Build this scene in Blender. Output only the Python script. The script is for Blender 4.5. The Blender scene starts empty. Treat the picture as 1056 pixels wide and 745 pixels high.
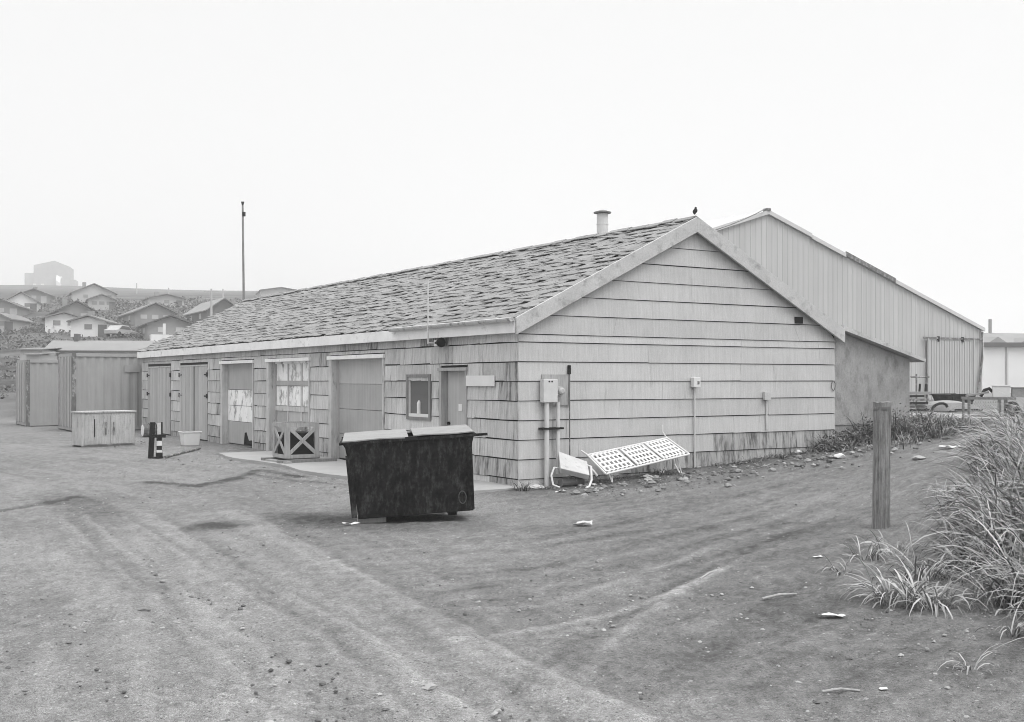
import bpy, math, random
import numpy as np
from mathutils import Vector, Matrix

random.seed(7)
RNG = np.random.default_rng(11)
sc = bpy.context.scene
COL = sc.collection

# ------------------------------------------------------------------ camera
F = 1144.0                  # focal length in photo pixels (photo is 1056 wide)
CX, HY = 528.0, 392.0       # image centre column, horizon row
CAMZ = 1.70
cd = bpy.data.cameras.new('camera')
cam = bpy.data.objects.new('camera', cd)
COL.objects.link(cam)
cam.location = (0, 0, CAMZ)
cam.rotation_euler = (math.radians(90), 0, 0)
cd.sensor_width = 36.0
cd.lens = 36.0 * F / 1056.0
cd.shift_y = (HY - 372.5) / 1056.0
cd.clip_start = 0.05
cd.clip_end = 5000
sc.camera = cam

# ------------------------------------------------------------------ sky, sun, exposure
SUN_EL, SUN_AZ = math.radians(58), math.radians(128)     # azimuth clockwise from +Y (view direction)
w = bpy.data.worlds.new('World')
sc.world = w
w.use_nodes = True
nt = w.node_tree
nt.nodes.clear()
out = nt.nodes.new('ShaderNodeOutputWorld')
sky = nt.nodes.new('ShaderNodeTexSky')
sky.sky_type = 'NISHITA'
sky.sun_disc = False
sky.sun_elevation = SUN_EL
sky.sun_rotation = SUN_AZ
sky.dust_density = 5.0
bw = nt.nodes.new('ShaderNodeRGBToBW')
bg1 = nt.nodes.new('ShaderNodeBackground')
bg1.inputs['Strength'].default_value = 0.05
nt.links.new(sky.outputs[0], bw.inputs[0])
nt.links.new(bw.outputs[0], bg1.inputs['Color'])
tc = nt.nodes.new('ShaderNodeTexCoord')
sx = nt.nodes.new('ShaderNodeSeparateXYZ')
nt.links.new(tc.outputs['Generated'], sx.inputs[0])
mr = nt.nodes.new('ShaderNodeMapRange')                  # overcast layer, brighter overhead than at the horizon
mr.inputs['From Min'].default_value = 0.38
mr.inputs['From Max'].default_value = 1.0
mr.inputs['To Min'].default_value = 0.815
mr.inputs['To Max'].default_value = 2.4
nt.links.new(sx.outputs['Z'], mr.inputs['Value'])
bg2 = nt.nodes.new('ShaderNodeBackground')
bg2.inputs['Color'].default_value = (1, 1, 1, 1)
nt.links.new(mr.outputs[0], bg2.inputs['Strength'])
addn = nt.nodes.new('ShaderNodeAddShader')
nt.links.new(bg1.outputs[0], addn.inputs[0])
nt.links.new(bg2.outputs[0], addn.inputs[1])
nt.links.new(addn.outputs[0], out.inputs['Surface'])

sd = bpy.data.lights.new('sun', 'SUN')
sd.energy = 1.0
sd.angle = math.radians(24)
sd.color = (1, 0.995, 0.985)
sun = bpy.data.objects.new('sun', sd)
COL.objects.link(sun)
sdir = Vector((math.sin(SUN_AZ) * math.cos(SUN_EL), math.cos(SUN_AZ) * math.cos(SUN_EL), math.sin(SUN_EL)))
sun.rotation_euler = sdir.to_track_quat('Z', 'Y').to_euler()
sun.location = (0, -10, 30)

sc.view_settings.view_transform = 'Standard'
sc.view_settings.look = 'None'
sc.view_settings.exposure = 0.0
sc.view_settings.gamma = 1.0
sc.view_settings.use_curve_mapping = False
sc.render.engine = 'CYCLES'
sc.cycles.use_denoising = True
sc.cycles.use_adaptive_sampling = False
sc.cycles.pixel_filter_type = 'BLACKMAN_HARRIS'
sc.cycles.filter_width = 0.95
sc.cycles.max_bounces = 6
sc.cycles.volume_bounces = 2
sc.cycles.diffuse_bounces = 3
sc.cycles.use_fast_gi = False

# ------------------------------------------------------------------ helpers
def tag(o, label=None, cat=None, group=None, kind=None):
    if label: o['label'] = label
    if cat: o['category'] = cat
    if group: o['group'] = group
    if kind: o['kind'] = kind
    return o

def empty(name, loc, rz=0.0, rx=0.0, ry=0.0):
    o = bpy.data.objects.new(name, None)
    o.empty_display_size = 0.2
    COL.objects.link(o)
    o.location = loc
    o.rotation_euler = (rx, ry, rz)
    return o

class MB:
    def __init__(s):
        s.v, s.f, s.mi, s.t = [], [], [], []
    def add(s, vs, fs, mi=0, tone=0.5):
        b = len(s.v)
        s.v.extend([tuple(p) for p in vs])
        for f in fs:
            s.f.append(tuple(b + i for i in f))
            s.mi.append(mi)
            s.t.append(tone)
    def hexa(s, p, mi=0, tone=0.5):      # 8 points: bottom ring then top ring
        s.add(p, [(3, 2, 1, 0), (4, 5, 6, 7), (0, 1, 5, 4), (1, 2, 6, 5), (2, 3, 7, 6), (3, 0, 4, 7)], mi, tone)
    def box(s, x0, x1, y0, y1, z0, z1, mi=0, tone=0.5):
        s.hexa([(x0, y0, z0), (x1, y0, z0), (x1, y1, z0), (x0, y1, z0),
                (x0, y0, z1), (x1, y0, z1), (x1, y1, z1), (x0, y1, z1)], mi, tone)
    def bar(s, a, b, wid, th, up=(0, 0, 1), mi=0, tone=0.5):
        a, b = Vector(a), Vector(b)
        d = (b - a).normalized()
        u = Vector(up)
        sd_ = d.cross(u)
        if sd_.length < 1e-4: sd_ = d.cross(Vector((1, 0, 0)))
        sd_.normalize()
        u = sd_.cross(d).normalized()
        p = sd_ * wid / 2
        q = u * th / 2
        s.hexa([a - p - q, a + p - q, b + p - q, b - p - q, a - p + q, a + p + q, b + p + q, b - p + q], mi, tone)
    def prism_y(s, poly, y0, y1, mi=0, tone=0.5):    # poly in (x,z), extruded along y
        n = len(poly)
        vs = [(x, y0, z) for x, z in poly] + [(x, y1, z) for x, z in poly]
        fs = [tuple(range(n)), tuple(range(2 * n - 1, n - 1, -1))]
        fs += [(i, n + i, n + (i + 1) % n, (i + 1) % n) for i in range(n)]
        s.add(vs, fs, mi, tone)
    def prism_z(s, poly, z0, z1, mi=0, tone=0.5):
        n = len(poly)
        vs = [(x, y, z0) for x, y in poly] + [(x, y, z1) for x, y in poly]
        fs = [tuple(range(n - 1, -1, -1)), tuple(range(n, 2 * n))]
        fs += [(i, (i + 1) % n, n + (i + 1) % n, n + i) for i in range(n)]
        s.add(vs, fs, mi, tone)
    def path(s, pts, r, n=8, mi=0, tone=0.5, caps=True):
        pts = [Vector(p) for p in pts]
        rs = r if isinstance(r, (list, tuple)) else [r] * len(pts)
        rings = []
        for i, p in enumerate(pts):
            d = (pts[min(i + 1, len(pts) - 1)] - pts[max(i - 1, 0)]).normalized()
            a = d.cross(Vector((0, 0, 1)))
            if a.length < 1e-3: a = d.cross(Vector((1, 0, 0)))
            a.normalize()
            b = d.cross(a)
            rings.append([p + (a * math.cos(2 * math.pi * k / n) + b * math.sin(2 * math.pi * k / n)) * rs[i] for k in range(n)])
        vs = [q for rg in rings for q in rg]
        fs = []
        for i in range(len(pts) - 1):
            for k in range(n):
                k2 = (k + 1) % n
                fs.append((i * n + k, i * n + k2, (i + 1) * n + k2, (i + 1) * n + k))
        if caps:
            fs.append(tuple(range(n - 1, -1, -1)))
            m = (len(pts) - 1) * n
            fs.append(tuple(m + k for k in range(n)))
        s.add(vs, fs, mi, tone)
    def build(s, name, mats, parent=None, smooth=False, bevel=0.0, loc=None):
        me = bpy.data.meshes.new(name)
        me.from_pydata(s.v, [], s.f)
        if not isinstance(mats, (list, tuple)): mats = [mats]
        for m in mats: me.materials.append(m)
        me.polygons.foreach_set('material_index', s.mi)
        at = me.attributes.new('tone', 'FLOAT', 'FACE')
        at.data.foreach_set('value', s.t)
        if smooth:
            me.polygons.foreach_set('use_smooth', [True] * len(s.f))
        me.update()
        o = bpy.data.objects.new(name, me)
        COL.objects.link(o)
        if parent: o.parent = parent
        if loc: o.location = loc
        if bevel:
            b = o.modifiers.new('bevel', 'BEVEL')
            b.width = bevel
            b.segments = 2
            b.limit_method = 'ANGLE'
        return o

def mat(name, c, var=0.12, scale=2.5, streak=0.0, sdir=(7, 7, 0.5), tone=0.0, rough=0.85, bump=0.15, bscale=40,
        stain=None, spec=0.25, metallic=0.0, fine=0.0):
    """grey procedural material. stain = (value, low, high, vector scale): patches of another grey"""
    m = bpy.data.materials.new(name)
    m.use_nodes = True
    t = m.node_tree
    N, L = t.nodes, t.links
    b = N['Principled BSDF']
    b.inputs['Roughness'].default_value = rough
    b.inputs['Specular IOR Level'].default_value = spec
    b.inputs['Metallic'].default_value = metallic
    g = N.new('ShaderNodeNewGeometry')
    def noise(vec_scale, detail=5, sc_=1.0, roughn=0.6):
        mp = N.new('ShaderNodeVectorMath'); mp.operation = 'MULTIPLY'
        mp.inputs[1].default_value = vec_scale
        L.new(g.outputs['Position'], mp.inputs[0])
        n = N.new('ShaderNodeTexNoise')
        n.inputs['Scale'].default_value = sc_
        n.inputs['Detail'].default_value = detail
        n.inputs['Roughness'].default_value = roughn
        L.new(mp.outputs[0], n.inputs['Vector'])
        return n.outputs['Fac']
    def math_(op, a, bb):
        n = N.new('ShaderNodeMath'); n.operation = op
        for i, q in enumerate((a, bb)):
            if isinstance(q, (int, float)): n.inputs[i].default_value = q
            else: L.new(q, n.inputs[i])
        return n.outputs[0]
    def contrib(sock, k):
        return math_('MULTIPLY', math_('SUBTRACT', sock, 0.5), 2.0 * k)
    tot = math_('ADD', contrib(noise((scale,) * 3), var * 2.2), 1.0)
    if streak: tot = math_('ADD', tot, contrib(noise(sdir, 6), streak * 2))
    if fine: tot = math_('ADD', tot, contrib(noise((bscale,) * 3, 3), fine * 2))
    if tone:
        at = N.new('ShaderNodeAttribute'); at.attribute_name = 'tone'
        tot = math_('ADD', tot, contrib(at.outputs['Fac'], tone))
    val = math_('MULTIPLY', tot, c)
    if stain:
        sv, lo, hi, vs = stain
        r = N.new('ShaderNodeMapRange')
        r.inputs['From Min'].default_value = lo
        r.inputs['From Max'].default_value = hi
        L.new(noise(vs, 8, 1.0, 0.68), r.inputs['Value'])
        mx = N.new('ShaderNodeMix'); mx.data_type = 'FLOAT'
        L.new(r.outputs[0], mx.inputs[0])
        L.new(val, mx.inputs[2])
        L.new(math_('MULTIPLY', tot, sv), mx.inputs[3])
        val = mx.outputs[0]
    val = math_('MAXIMUM', val, 0.008)
    L.new(val, b.inputs['Base Color'])
    if bump:
        bp = N.new('ShaderNodeBump')
        bp.inputs['Strength'].default_value = bump
        bp.inputs['Distance'].default_value = 0.02
        L.new(noise((bscale,) * 3 if not streak else (bscale, bscale, bscale * 0.12), 4), bp.inputs['Height'])
        L.new(bp.outputs[0], b.inputs['Normal'])
    return m

def smooth(a, b, x):
    t = np.clip((np.asarray(x, float) - a) / (b - a), 0, 1)
    return t * t * (3 - 2 * t)

_perm = RNG.random((256, 256))
def vnoise(x, y):
    xi = np.floor(x).astype(int); yi = np.floor(y).astype(int)
    fx = x - xi; fy = y - yi
    fx = fx * fx * (3 - 2 * fx); fy = fy * fy * (3 - 2 * fy)
    a = _perm[xi % 256, yi % 256]; b = _perm[(xi + 1) % 256, yi % 256]
    c = _perm[xi % 256, (yi + 1) % 256]; d = _perm[(xi + 1) % 256, (yi + 1) % 256]
    return (a * (1 - fx) + b * fx) * (1 - fy) + (c * (1 - fx) + d * fx) * fy
def fbm(x, y, o=4):
    s = 0; k = 0.5; n = 0
    for i in range(o):
        s = s + k * vnoise(x * 2 ** i + 17 * i, y * 2 ** i + 31 * i); n += k; k *= 0.5
    return s / n

# ------------------------------------------------------------------ lie of the land
C0 = np.array([0.105, 17.2])                       # near corner of the shed
YAW = math.atan2(0.5317, 0.847)                    # the shed's gable runs along E, its long wall along D
E = np.array([math.cos(YAW), math.sin(YAW)])
D = np.array([-E[1], E[0]])

def base_height(x, y):
    x = np.asarray(x, float); y = np.asarray(y, float)
    u = (x - C0[0]) * E[0] + (y - C0[1]) * E[1]
    v = (x - C0[0]) * D[0] + (y - C0[1]) * D[1]
    h = np.interp(u, [-3, 0.3, 3.5, 7.2, 10, 16, 45], [0, 0.0, 0.17, 0.40, 0.50, 0.60, 0.70])
    h = h * smooth(-16, -3, v) + 0.10 * smooth(2, 8, x) * (1 - smooth(-16, -3, v))
    h = h + 0.50 * np.exp(-(((x - 7.4) / 2.1) ** 2 + ((y - 12.8) / 4.6) ** 2))       # grassy bank on the right
    h = h + 0.30 * np.exp(-(((x - 8.8) / 1.6) ** 2 + ((y - 19.5) / 2.5) ** 2))
    a = x / np.maximum(y, 1.0)
    hill = np.interp(y, [0, 46, 60, 80, 100, 130, 165, 200, 250, 300, 350, 400, 480, 560, 900],
                     [0, 0, 0.5, 1.9, 3.7, 7.0, 11.0, 15.0, 20.0, 24.3, 28.6, 32.7, 39.6, 44.0, 46.0])
    hill = hill * (1 - smooth(-0.16, 0.06, a))
    hill = hill * (1 + 0.035 * smooth(0.27, 0.46, -a))
    hill = hill + 1.2 * np.exp(-(((x + 200) / 50) ** 2 + ((y - 470) / 60) ** 2))
    return h + hill

def hgt(x, y):
    return float(base_height(x, y))

def at(px, py):                                    # where the sight line through a photo pixel meets the ground
    k = (px - CX) / F
    dz = -(py - HY) / F
    y = np.exp(np.linspace(math.log(3.0), math.log(800.0), 6000))
    d = CAMZ + dz * y - base_height(k * y, y)
    i = np.argmax(d <= 0)
    if d[i] > 0: i = len(y) - 1
    return Vector((k * y[i], y[i], float(base_height(k * y[i], y[i]))))

def on(px, Y):                                     # column px at depth Y, on the ground
    x = (px - CX) / F * Y
    return Vector((x, Y, hgt(x, Y)))
def zz(py, Y): return CAMZ + (HY - py) / F * Y     # height seen at row py at depth Y
def gable_t(px, off=0.0):                          # distance along the gable wall at column px
    k = (px - CX) / F
    o = C0 - D * off
    return (k * o[1] - o[0]) / (E[0] - k * E[1])
def gable_z(px, py, off=0.0):
    t = gable_t(px, off); Y = (C0 - D * off)[1] + t * E[1]
    return zz(py, Y)
def side_t(px, off=0.0):                           # distance along the long wall at column px
    k = (px - CX) / F
    o = C0 - E * off
    return (k * o[1] - o[0]) / (D[0] - k * D[1])
def side_z(px, py, off=0.0):
    t = side_t(px, off); Y = (C0 - E * off)[1] + t * D[1]
    return zz(py, Y)
def shed_pt(x, y, z=0.0):                          # shed coordinates to world
    p = C0 + E * x + D * y
    return Vector((p[0], p[1], z))

# ------------------------------------------------------------------ materials
m_siding = mat('siding_paint', 0.475, var=0.08, scale=1.2, streak=0.11, sdir=(30, 30, 1.1), tone=0.08, bump=0.3, bscale=70, fine=0.10, stain=(0.26, 0.60, 0.80, (7, 7, 0.9)))
m_side = mat('siding_shingle', 0.47, var=0.10, scale=1.5, streak=0.26, sdir=(34, 34, 1.2), tone=0.16, bump=0.4, bscale=80, fine=0.14, stain=(0.13, 0.53, 0.76, (10, 10, 1.1)))
m_worn = mat('siding_worn', 0.36, var=0.12, scale=2, streak=0.34, sdir=(24, 24, 1.0), tone=0.14, bump=0.4, bscale=80, stain=(0.10, 0.48, 0.64, (12, 12, 2.0)))
m_back = mat('sheathing', 0.02, var=0.1, bump=0)
m_shingle = mat('roof_shingle', 0.265, var=0.08, scale=0.9, tone=0.13, bump=0.7, bscale=55, fine=0.28, rough=0.95)
m_felt = mat('roof_felt', 0.015, var=0.2)
m_trim = mat('trim_paint', 0.78, var=0.08, scale=2, streak=0.08, sdir=(3, 3, 3), bump=0.2, stain=(0.36, 0.58, 0.72, (3, 3, 3)))
m_barge = mat('bargeboard_paint', 0.47, var=0.12, scale=2.5, bump=0.3, stain=(0.26, 0.52, 0.70, (4, 4, 4)), fine=0.1)
m_post = mat('jamb_paint', 0.50, var=0.12, scale=3, streak=0.2, sdir=(22, 22, 1.2), bump=0.3, stain=(0.16, 0.57, 0.70, (8, 8, 1.4)))
m_door = mat('grey_door', 0.40, var=0.10, scale=1.5, streak=0.12, sdir=(18, 18, 0.6), tone=0.12, bump=0.15)
m_plank = mat('plank_door', 0.40, var=0.06, scale=2, streak=0.16, sdir=(28, 28, 0.7), tone=0.12, bump=0.3, bscale=60)
m_peel = mat('peeling_white', 0.82, var=0.08, scale=3, streak=0.08, bump=0.2, stain=(0.30, 0.51, 0.63, (4, 4, 2.6)))
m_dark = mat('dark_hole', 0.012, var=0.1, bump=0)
m_glass = mat('window_glass', 0.10, var=0.05, bump=0, rough=0.08, spec=0.6)
m_white = mat('white_paint', 0.66, var=0.05, scale=4, bump=0.1)
m_whited = mat('dirty_white_paint', 0.52, var=0.12, scale=6, bump=0.2, stain=(0.28, 0.60, 0.72, (9, 9, 9)))
m_metal = mat('galvanised', 0.42, var=0.1, scale=8, rough=0.5, spec=0.5, bump=0.05)
m_pipe = mat('grey_pipe', 0.56, var=0.08, scale=6, rough=0.6, bump=0.05)
m_black = mat('black_paint', 0.018, var=0.3, scale=6, rough=0.7, bump=0.1, spec=0.12)
m_rust = mat('rusted_black_steel', 0.014, var=0.35, scale=4, streak=0.4, sdir=(16, 16, 3), rough=0.7, spec=0.1, bump=0.6, bscale=22, fine=0.5, stain=(0.085, 0.48, 0.86, (15, 15, 5)))
m_lid = mat('weathered_lid', 0.27, var=0.1, scale=4, rough=0.7, bump=0.15, fine=0.1, stain=(0.18, 0.55, 0.72, (7, 7, 7)))
m_wood = mat('weathered_wood', 0.34, var=0.12, scale=4, streak=0.22, sdir=(40, 40, 2), bump=0.4, bscale=60)
m_woodd = mat('dark_weathered_wood', 0.20, var=0.15, scale=4, streak=0.25, sdir=(40, 40, 2), bump=0.4, bscale=60)
m_ply = mat('plywood', 0.42, var=0.12, scale=3, streak=0.22, sdir=(30, 30, 1.5), tone=0.12, bump=0.3, fine=0.1, stain=(0.2, 0.54, 0.72, (12, 12, 3)))
m_cont = mat('container_paint', 0.32, var=0.06, scale=1.5, streak=0.06, rough=0.7, bump=0.1, stain=(0.26, 0.62, 0.75, (4, 4, 1)))
m_contd = mat('container_rust', 0.13, var=0.3, scale=6, rough=0.8, stain=(0.3, 0.5, 0.6, (7, 7, 4)))
m_ware = mat('warehouse_panel', 0.44, var=0.04, scale=0.4, streak=0.03, rough=0.6, bump=0.0, tone=0.06)
m_waret = mat('warehouse_trim', 0.52, var=0.06, scale=1, rough=0.6, bump=0.0)
m_conc = mat('concrete', 0.34, var=0.08, scale=1.6, bump=0.2, bscale=50, fine=0.06, stain=(0.32, 0.58, 0.72, (1.5, 1.5, 1.5)))
m_lean = mat('stucco_board', 0.30, var=0.2, scale=1.6, bump=0.4, bscale=50, fine=0.22, streak=0.10, sdir=(5, 5, 1.5), stain=(0.17, 0.50, 0.70, (4, 4, 2.5)))
m_hwall = [mat('house_wall_white', 0.72, var=0.05, scale=0.5, bump=0), mat('house_wall_pale', 0.42, var=0.08, scale=0.5, bump=0),
           mat('house_wall_mid', 0.24, var=0.1, scale=0.5, bump=0), mat('house_wall_dark', 0.13, var=0.1, scale=0.5, bump=0)]
m_hroof = [mat('house_roof_pale', 0.25, var=0.1, scale=0.6, bump=0), mat('house_roof_mid', 0.19, var=0.12, scale=0.6, bump=0),
           mat('house_roof_dark', 0.11, var=0.12, scale=0.6, bump=0)]
m_grass = mat('dry_grass', 0.245, var=0.25, scale=3, tone=0.85, bump=0, rough=0.7, spec=0.2)
m_weed = mat('weed_leaf', 0.18, var=0.3, scale=4, tone=0.85, bump=0, rough=0.8)
m_stone = mat('stone', 0.25, var=0.2, scale=9, tone=0.55, bump=0.4, bscale=60)
m_paper = mat('paper', 0.66, var=0.05, scale=12, bump=0.1)
m_rubber = mat('rubber', 0.02, var=0.2, scale=9, rough=0.8)
m_shrub = mat('shrub', 0.13, var=0.3, scale=2, tone=0.5, bump=0)

# ------------------------------------------------------------------ ground
def poly_dist(x, y, pts):
    best = np.full(x.shape, 1e9)
    for (ax, ay), (bx, by) in zip(pts[:-1], pts[1:]):
        dx, dy = bx - ax, by - ay
        t = np.clip(((x - ax) * dx + (y - ay) * dy) / (dx * dx + dy * dy + 1e-9), 0, 1)
        best = np.minimum(best, np.hypot(x - ax - t * dx, y - ay - t * dy))
    return best

def gxy(lst):
    return [tuple(at(px, py)[:2]) for px, py in lst]

def make_ground():
    fine_a = np.radians(np.arange(-31, 31.01, 0.115))
    rest = np.radians(np.concatenate([np.arange(33, 180, 4), np.arange(-178, -31.5, 4)]))
    ang = np.sort(np.concatenate([fine_a, rest]))
    rr = np.concatenate([[0.4, 1, 1.8, 2.6, 3.3], 4.0 * 1.0066 ** np.arange(0, 372), 46.5 * 1.035 ** np.arange(0, 87)])
    R, A = np.meshgrid(rr, ang, indexing='ij')
    X = R * np.sin(A); Y = R * np.cos(A)
    Z = base_height(X, Y)
    near = 1 - smooth(25, 60, R)
    wear_shade = np.full(X.shape, 0.5)
    wob = (fbm(X * 0.9 + 5, Y * 0.9, 3) - 0.5)
    # broad worn lanes and patches
    lanes = fbm(X * 0.55 + 40 + Y * 0.18, Y * 0.13 + 9, 4)
    wear_shade += (lanes - 0.5) * 0.30 * near
    wear_shade += (fbm(X * 0.35, Y * 0.35 + 3, 4) - 0.5) * 0.35
    wear_shade += (fbm(X * 2.3, Y * 1.1 + 3, 4) - 0.5) * 0.20 * near
    wear_shade += (fbm(X * 9, Y * 7 + 3, 3) - 0.5) * 0.34 * near
    wear_shade += (fbm(X * 24, Y * 20 + 3, 3) - 0.5) * 0.55 * near
    def track(pix, width, amt, lift=0.0, rough_=0.6):
        nonlocal wear_shade, Z
        d = poly_dist(X + wob * 0.13, Y + wob * 0.13, gxy(pix))
        d = d + (fbm(X * 11, Y * 11 + 9, 2) - 0.5) * 0.10
        k = np.exp(-np.abs(d / width) ** 3.5)
        br = 1 - rough_ + 2 * rough_ * (0.55 * fbm(X * 3.1, Y * 3.1 + 50, 3) + 0.45 * fbm(X * 14, Y * 14 + 50, 2))
        wear_shade += amt * k * br
        Z += lift * k * br
    # main ridge where the two lanes part
    track([(235, 528), (300, 566), (345, 590), (420, 632), (500, 676), (580, 716), (650, 750)], 0.15, 0.22, 0.014, 0.75)
    track([(255, 528), (318, 564), (365, 590), (440, 630), (520, 672), (600, 712), (670, 746)], 0.05, 0.26, 0.008, 0.9)
    track([(262, 520), (330, 560), (385, 588), (465, 628), (545, 668), (630, 708), (705, 745)], 0.16, -0.05, 0.0, 0.9)
    track([(320, 570), (400, 612), (470, 652), (560, 700), (640, 742)], 0.5, 0.04, 0.0)
    track([(120, 555), (190, 600), (250, 650), (330, 745)], 0.30, 0.12, -0.008)
    track([(60, 575), (110, 620), (170, 690), (220, 750)], 0.25, 0.14, 0.010, 0.95)
    track([(5, 560), (90, 595), (170, 640)], 0.4, 0.1)
    track([(85, 520), (120, 560), (160, 600)], 0.45, -0.14, -0.01)
    track([(470, 664), (560, 650), (640, 631), (700, 608), (752, 584)], 0.055, 0.36, 0.008, 0.5)
    track([(490, 670), (580, 655), (650, 640), (712, 612)], 0.05, 0.2, 0.005, 0.8)
    track([(600, 700), (640, 655), (690, 617), (742, 588)], 0.05, 0.3, 0.006, 0.6)
    for k in range(5):
        track([(430, 596 + 9 * k), (560, 584 + 7 * k), (700, 552 + 8 * k), (860, 500 + 9 * k)], 0.075, 0.14 if k % 2 else -0.15, -0.006 if k % 2 else 0.006, 1.0)
    for k in range(4):
        track([(400, 560 + 7 * k), (560, 556 + 5 * k), (700, 528 + 6 * k), (840, 490 + 6 * k)], 0.06, 0.13 if k % 2 else -0.13, 0.004, 1.0)
    track([(120, 535), (200, 590), (290, 660), (400, 750)], 0.55, 0.08, 0.0, 0.8)
    track([(215, 530), (290, 572), (380, 640), (520, 740)], 0.32, 0.08, 0.0, 0.8)
    # narrow tyre prints of the left lane
    for dx_ in (0, 46, 118, 170):
        track([(60 + dx_ * .55, 530), (130 + dx_ * .75, 590), (215 + dx_, 665), (300 + dx_ * 1.2, 750)], 0.045, 0.20, 0.004, 0.9)
        track([(68 + dx_ * .55, 530), (139 + dx_ * .75, 590), (226 + dx_, 665), (313 + dx_ * 1.2, 750)], 0.05, -0.10, -0.005, 0.9)
    track([(250, 540), (330, 590), (420, 645), (520, 705), (580, 748)], 0.05, -0.14, -0.006, 0.9)
    track([(430, 630), (560, 625), (680, 585), (790, 545)], 0.05, 0.22, 0.004, 0.9)
    track([(520, 720), (600, 662), (700, 600), (830, 540)], 0.05, -0.20, -0.006, 0.9)
    track([(0, 526), (40, 520), (78, 513)], 0.12, -0.5, -0.01)
    track([(150, 498), (205, 502), (250, 492), (270, 486), (310, 492)], 0.16, -0.6, 0.012)
    track([(262, 490), (300, 496), (350, 500)], 0.14, -0.35, 0.01)
    def flow(p0, p1, mask, ks, amt, zamp):
        nonlocal wear_shade, Z
        a, b = at(*p0), at(*p1)
        dx, dy = b[0] - a[0], b[1] - a[1]; l = math.hypot(dx, dy); dx /= l; dy /= l
        al = (X - a[0]) * dx + (Y - a[1]) * dy
        ac = -(X - a[0]) * dy + (Y - a[1]) * dx
        ac = ac + 0.012 * al * al + wob * 0.10
        n_ = fbm(ac * ks + 70, al * 0.22 + 11, 4) - 0.5
        n2 = fbm(ac * ks * 3.2 + 30, al * 0.5 + 21, 3) - 0.5
        k = (n_ * 1.0 + n2 * 0.8) * mask * near
        wear_shade += amt * k; Z += zamp * k
    side = smooth(-1.2, 1.4, X + 0.45 * (Y - 9.0) + (fbm(X * 1.7, Y * 1.7, 4) - 0.5) * 2.0)
    flow((430, 610), (860, 512), side, 5.0, 0.30, 0.012)
    flow((560, 690), (750, 585), side * smooth(-1, 1, 9.5 - Y), 4.0, 0.3, 0.012)
    flow((300, 560), (560, 705), 1 - side, 4.0, 0.30, 0.012)
    flow((60, 560), (260, 745), (1 - side), 3.0, 0.2, 0.008)
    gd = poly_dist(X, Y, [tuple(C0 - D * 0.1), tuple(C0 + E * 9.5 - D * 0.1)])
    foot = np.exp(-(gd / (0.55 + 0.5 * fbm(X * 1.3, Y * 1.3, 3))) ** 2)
    wear_shade -= 0.38 * foot * (0.4 + fbm(X * 3, Y * 3, 3)); Z += 0.05 * foot * fbm(X * 2.2, Y * 2.2 + 8, 3)
    def blot(px, py, rx, ry, amt):
        nonlocal wear_shade
        p = at(px, py)
        q = ((X - p[0]) / rx) ** 2 + ((Y - p[1]) / ry) ** 2
        wear_shade += amt * np.exp(-(q * (0.5 + fbm(X * 2.5, Y * 2.5, 3))) ** 2)
    blot(216, 544, 0.32, 0.42, -0.55); blot(235, 541, 0.35, 0.3, -0.4)
    blot(330, 537, 0.5, 0.7, -0.45); blot(300, 533, 0.45, 0.5, -0.25)
    blot(80, 515, 0.9, 0.5, -0.2); blot(430, 545, 1.2, 0.5, -0.25)
    blot(655, 487, 0.9, 0.35, -0.6); blot(560, 505, 0.9, 0.4, -0.25); blot(760, 470, 1.6, 0.5, -0.25)  # first blot: dark cinder plus shade under the bench, put into the ground colour
    blot(680, 520, 1.2, 0.9, -0.12); blot(900, 640, 1.0, 1.6, -0.18); blot(720, 690, 0.9, 0.9, -0.2)
    wear_shade -= 0.20 * smooth(-0.5, 3.0, X + 0.1 * Y - 1.2) * near        # the right-hand ground is darker, damper cinder
    # small relief
    amp = near * (0.35 + 0.65 * smooth(0.2, 0.8, lanes))
    Z += near * (fbm(X * 0.7, Y * 0.7, 4) - 0.5) * 0.045
    Z += amp * (fbm(X * 5, Y * 5 + 7, 3) - 0.5) * 0.03
    Z += amp * (fbm(X * 17, Y * 17 + 7, 3) - 0.5) * 0.026
    rip = at(232, 715)                                                # washboard ripples
    kk = np.exp(-(((X - rip[0]) / 0.45) ** 2 + ((Y - rip[1]) / 0.55) ** 2))
    Z += kk * 0.010 * np.sin((Y * 0.9 + X * 0.5 + wob * 0.3) * 50)
    wear_shade += kk * 0.12 * np.sin((Y * 0.9 + X * 0.5 + wob * 0.3) * 50)
    # keep the ground from poking through the shed
    n_r, n_a = X.shape
    verts = np.stack([X.ravel(), Y.ravel(), Z.ravel()], 1)
    verts = np.vstack([verts, [[0, 0, 0]]])
    i = np.arange(n_r - 1)[:, None]; j = np.arange(n_a)[None, :]; j2 = (j + 1) % n_a
    quads = np.stack([i * n_a + j, (i + 1) * n_a + j, (i + 1) * n_a + j2, i * n_a + j2], -1).reshape(-1, 4)
    tris = np.stack([np.full(n_a, len(verts) - 1), np.arange(n_a), (np.arange(n_a) + 1) % n_a], -1)
    me = bpy.data.meshes.new('ground')
    nq, ntri = len(quads), len(tris)
    me.vertices.add(len(verts)); me.vertices.foreach_set('co', verts.ravel())
    me.loops.add(nq * 4 + ntri * 3)
    me.loops.foreach_set('vertex_index', np.concatenate([quads.ravel(), tris.ravel()]))
    me.polygons.add(nq + ntri)
    me.polygons.foreach_set('loop_start', np.concatenate([np.arange(nq) * 4, nq * 4 + np.arange(ntri) * 3]))
    me.update(calc_edges=True)
    me.polygons.foreach_set('use_smooth', np.ones(nq + ntri, dtype=bool))
    a = me.attributes.new('wear_shade', 'FLOAT', 'POINT')
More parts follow.
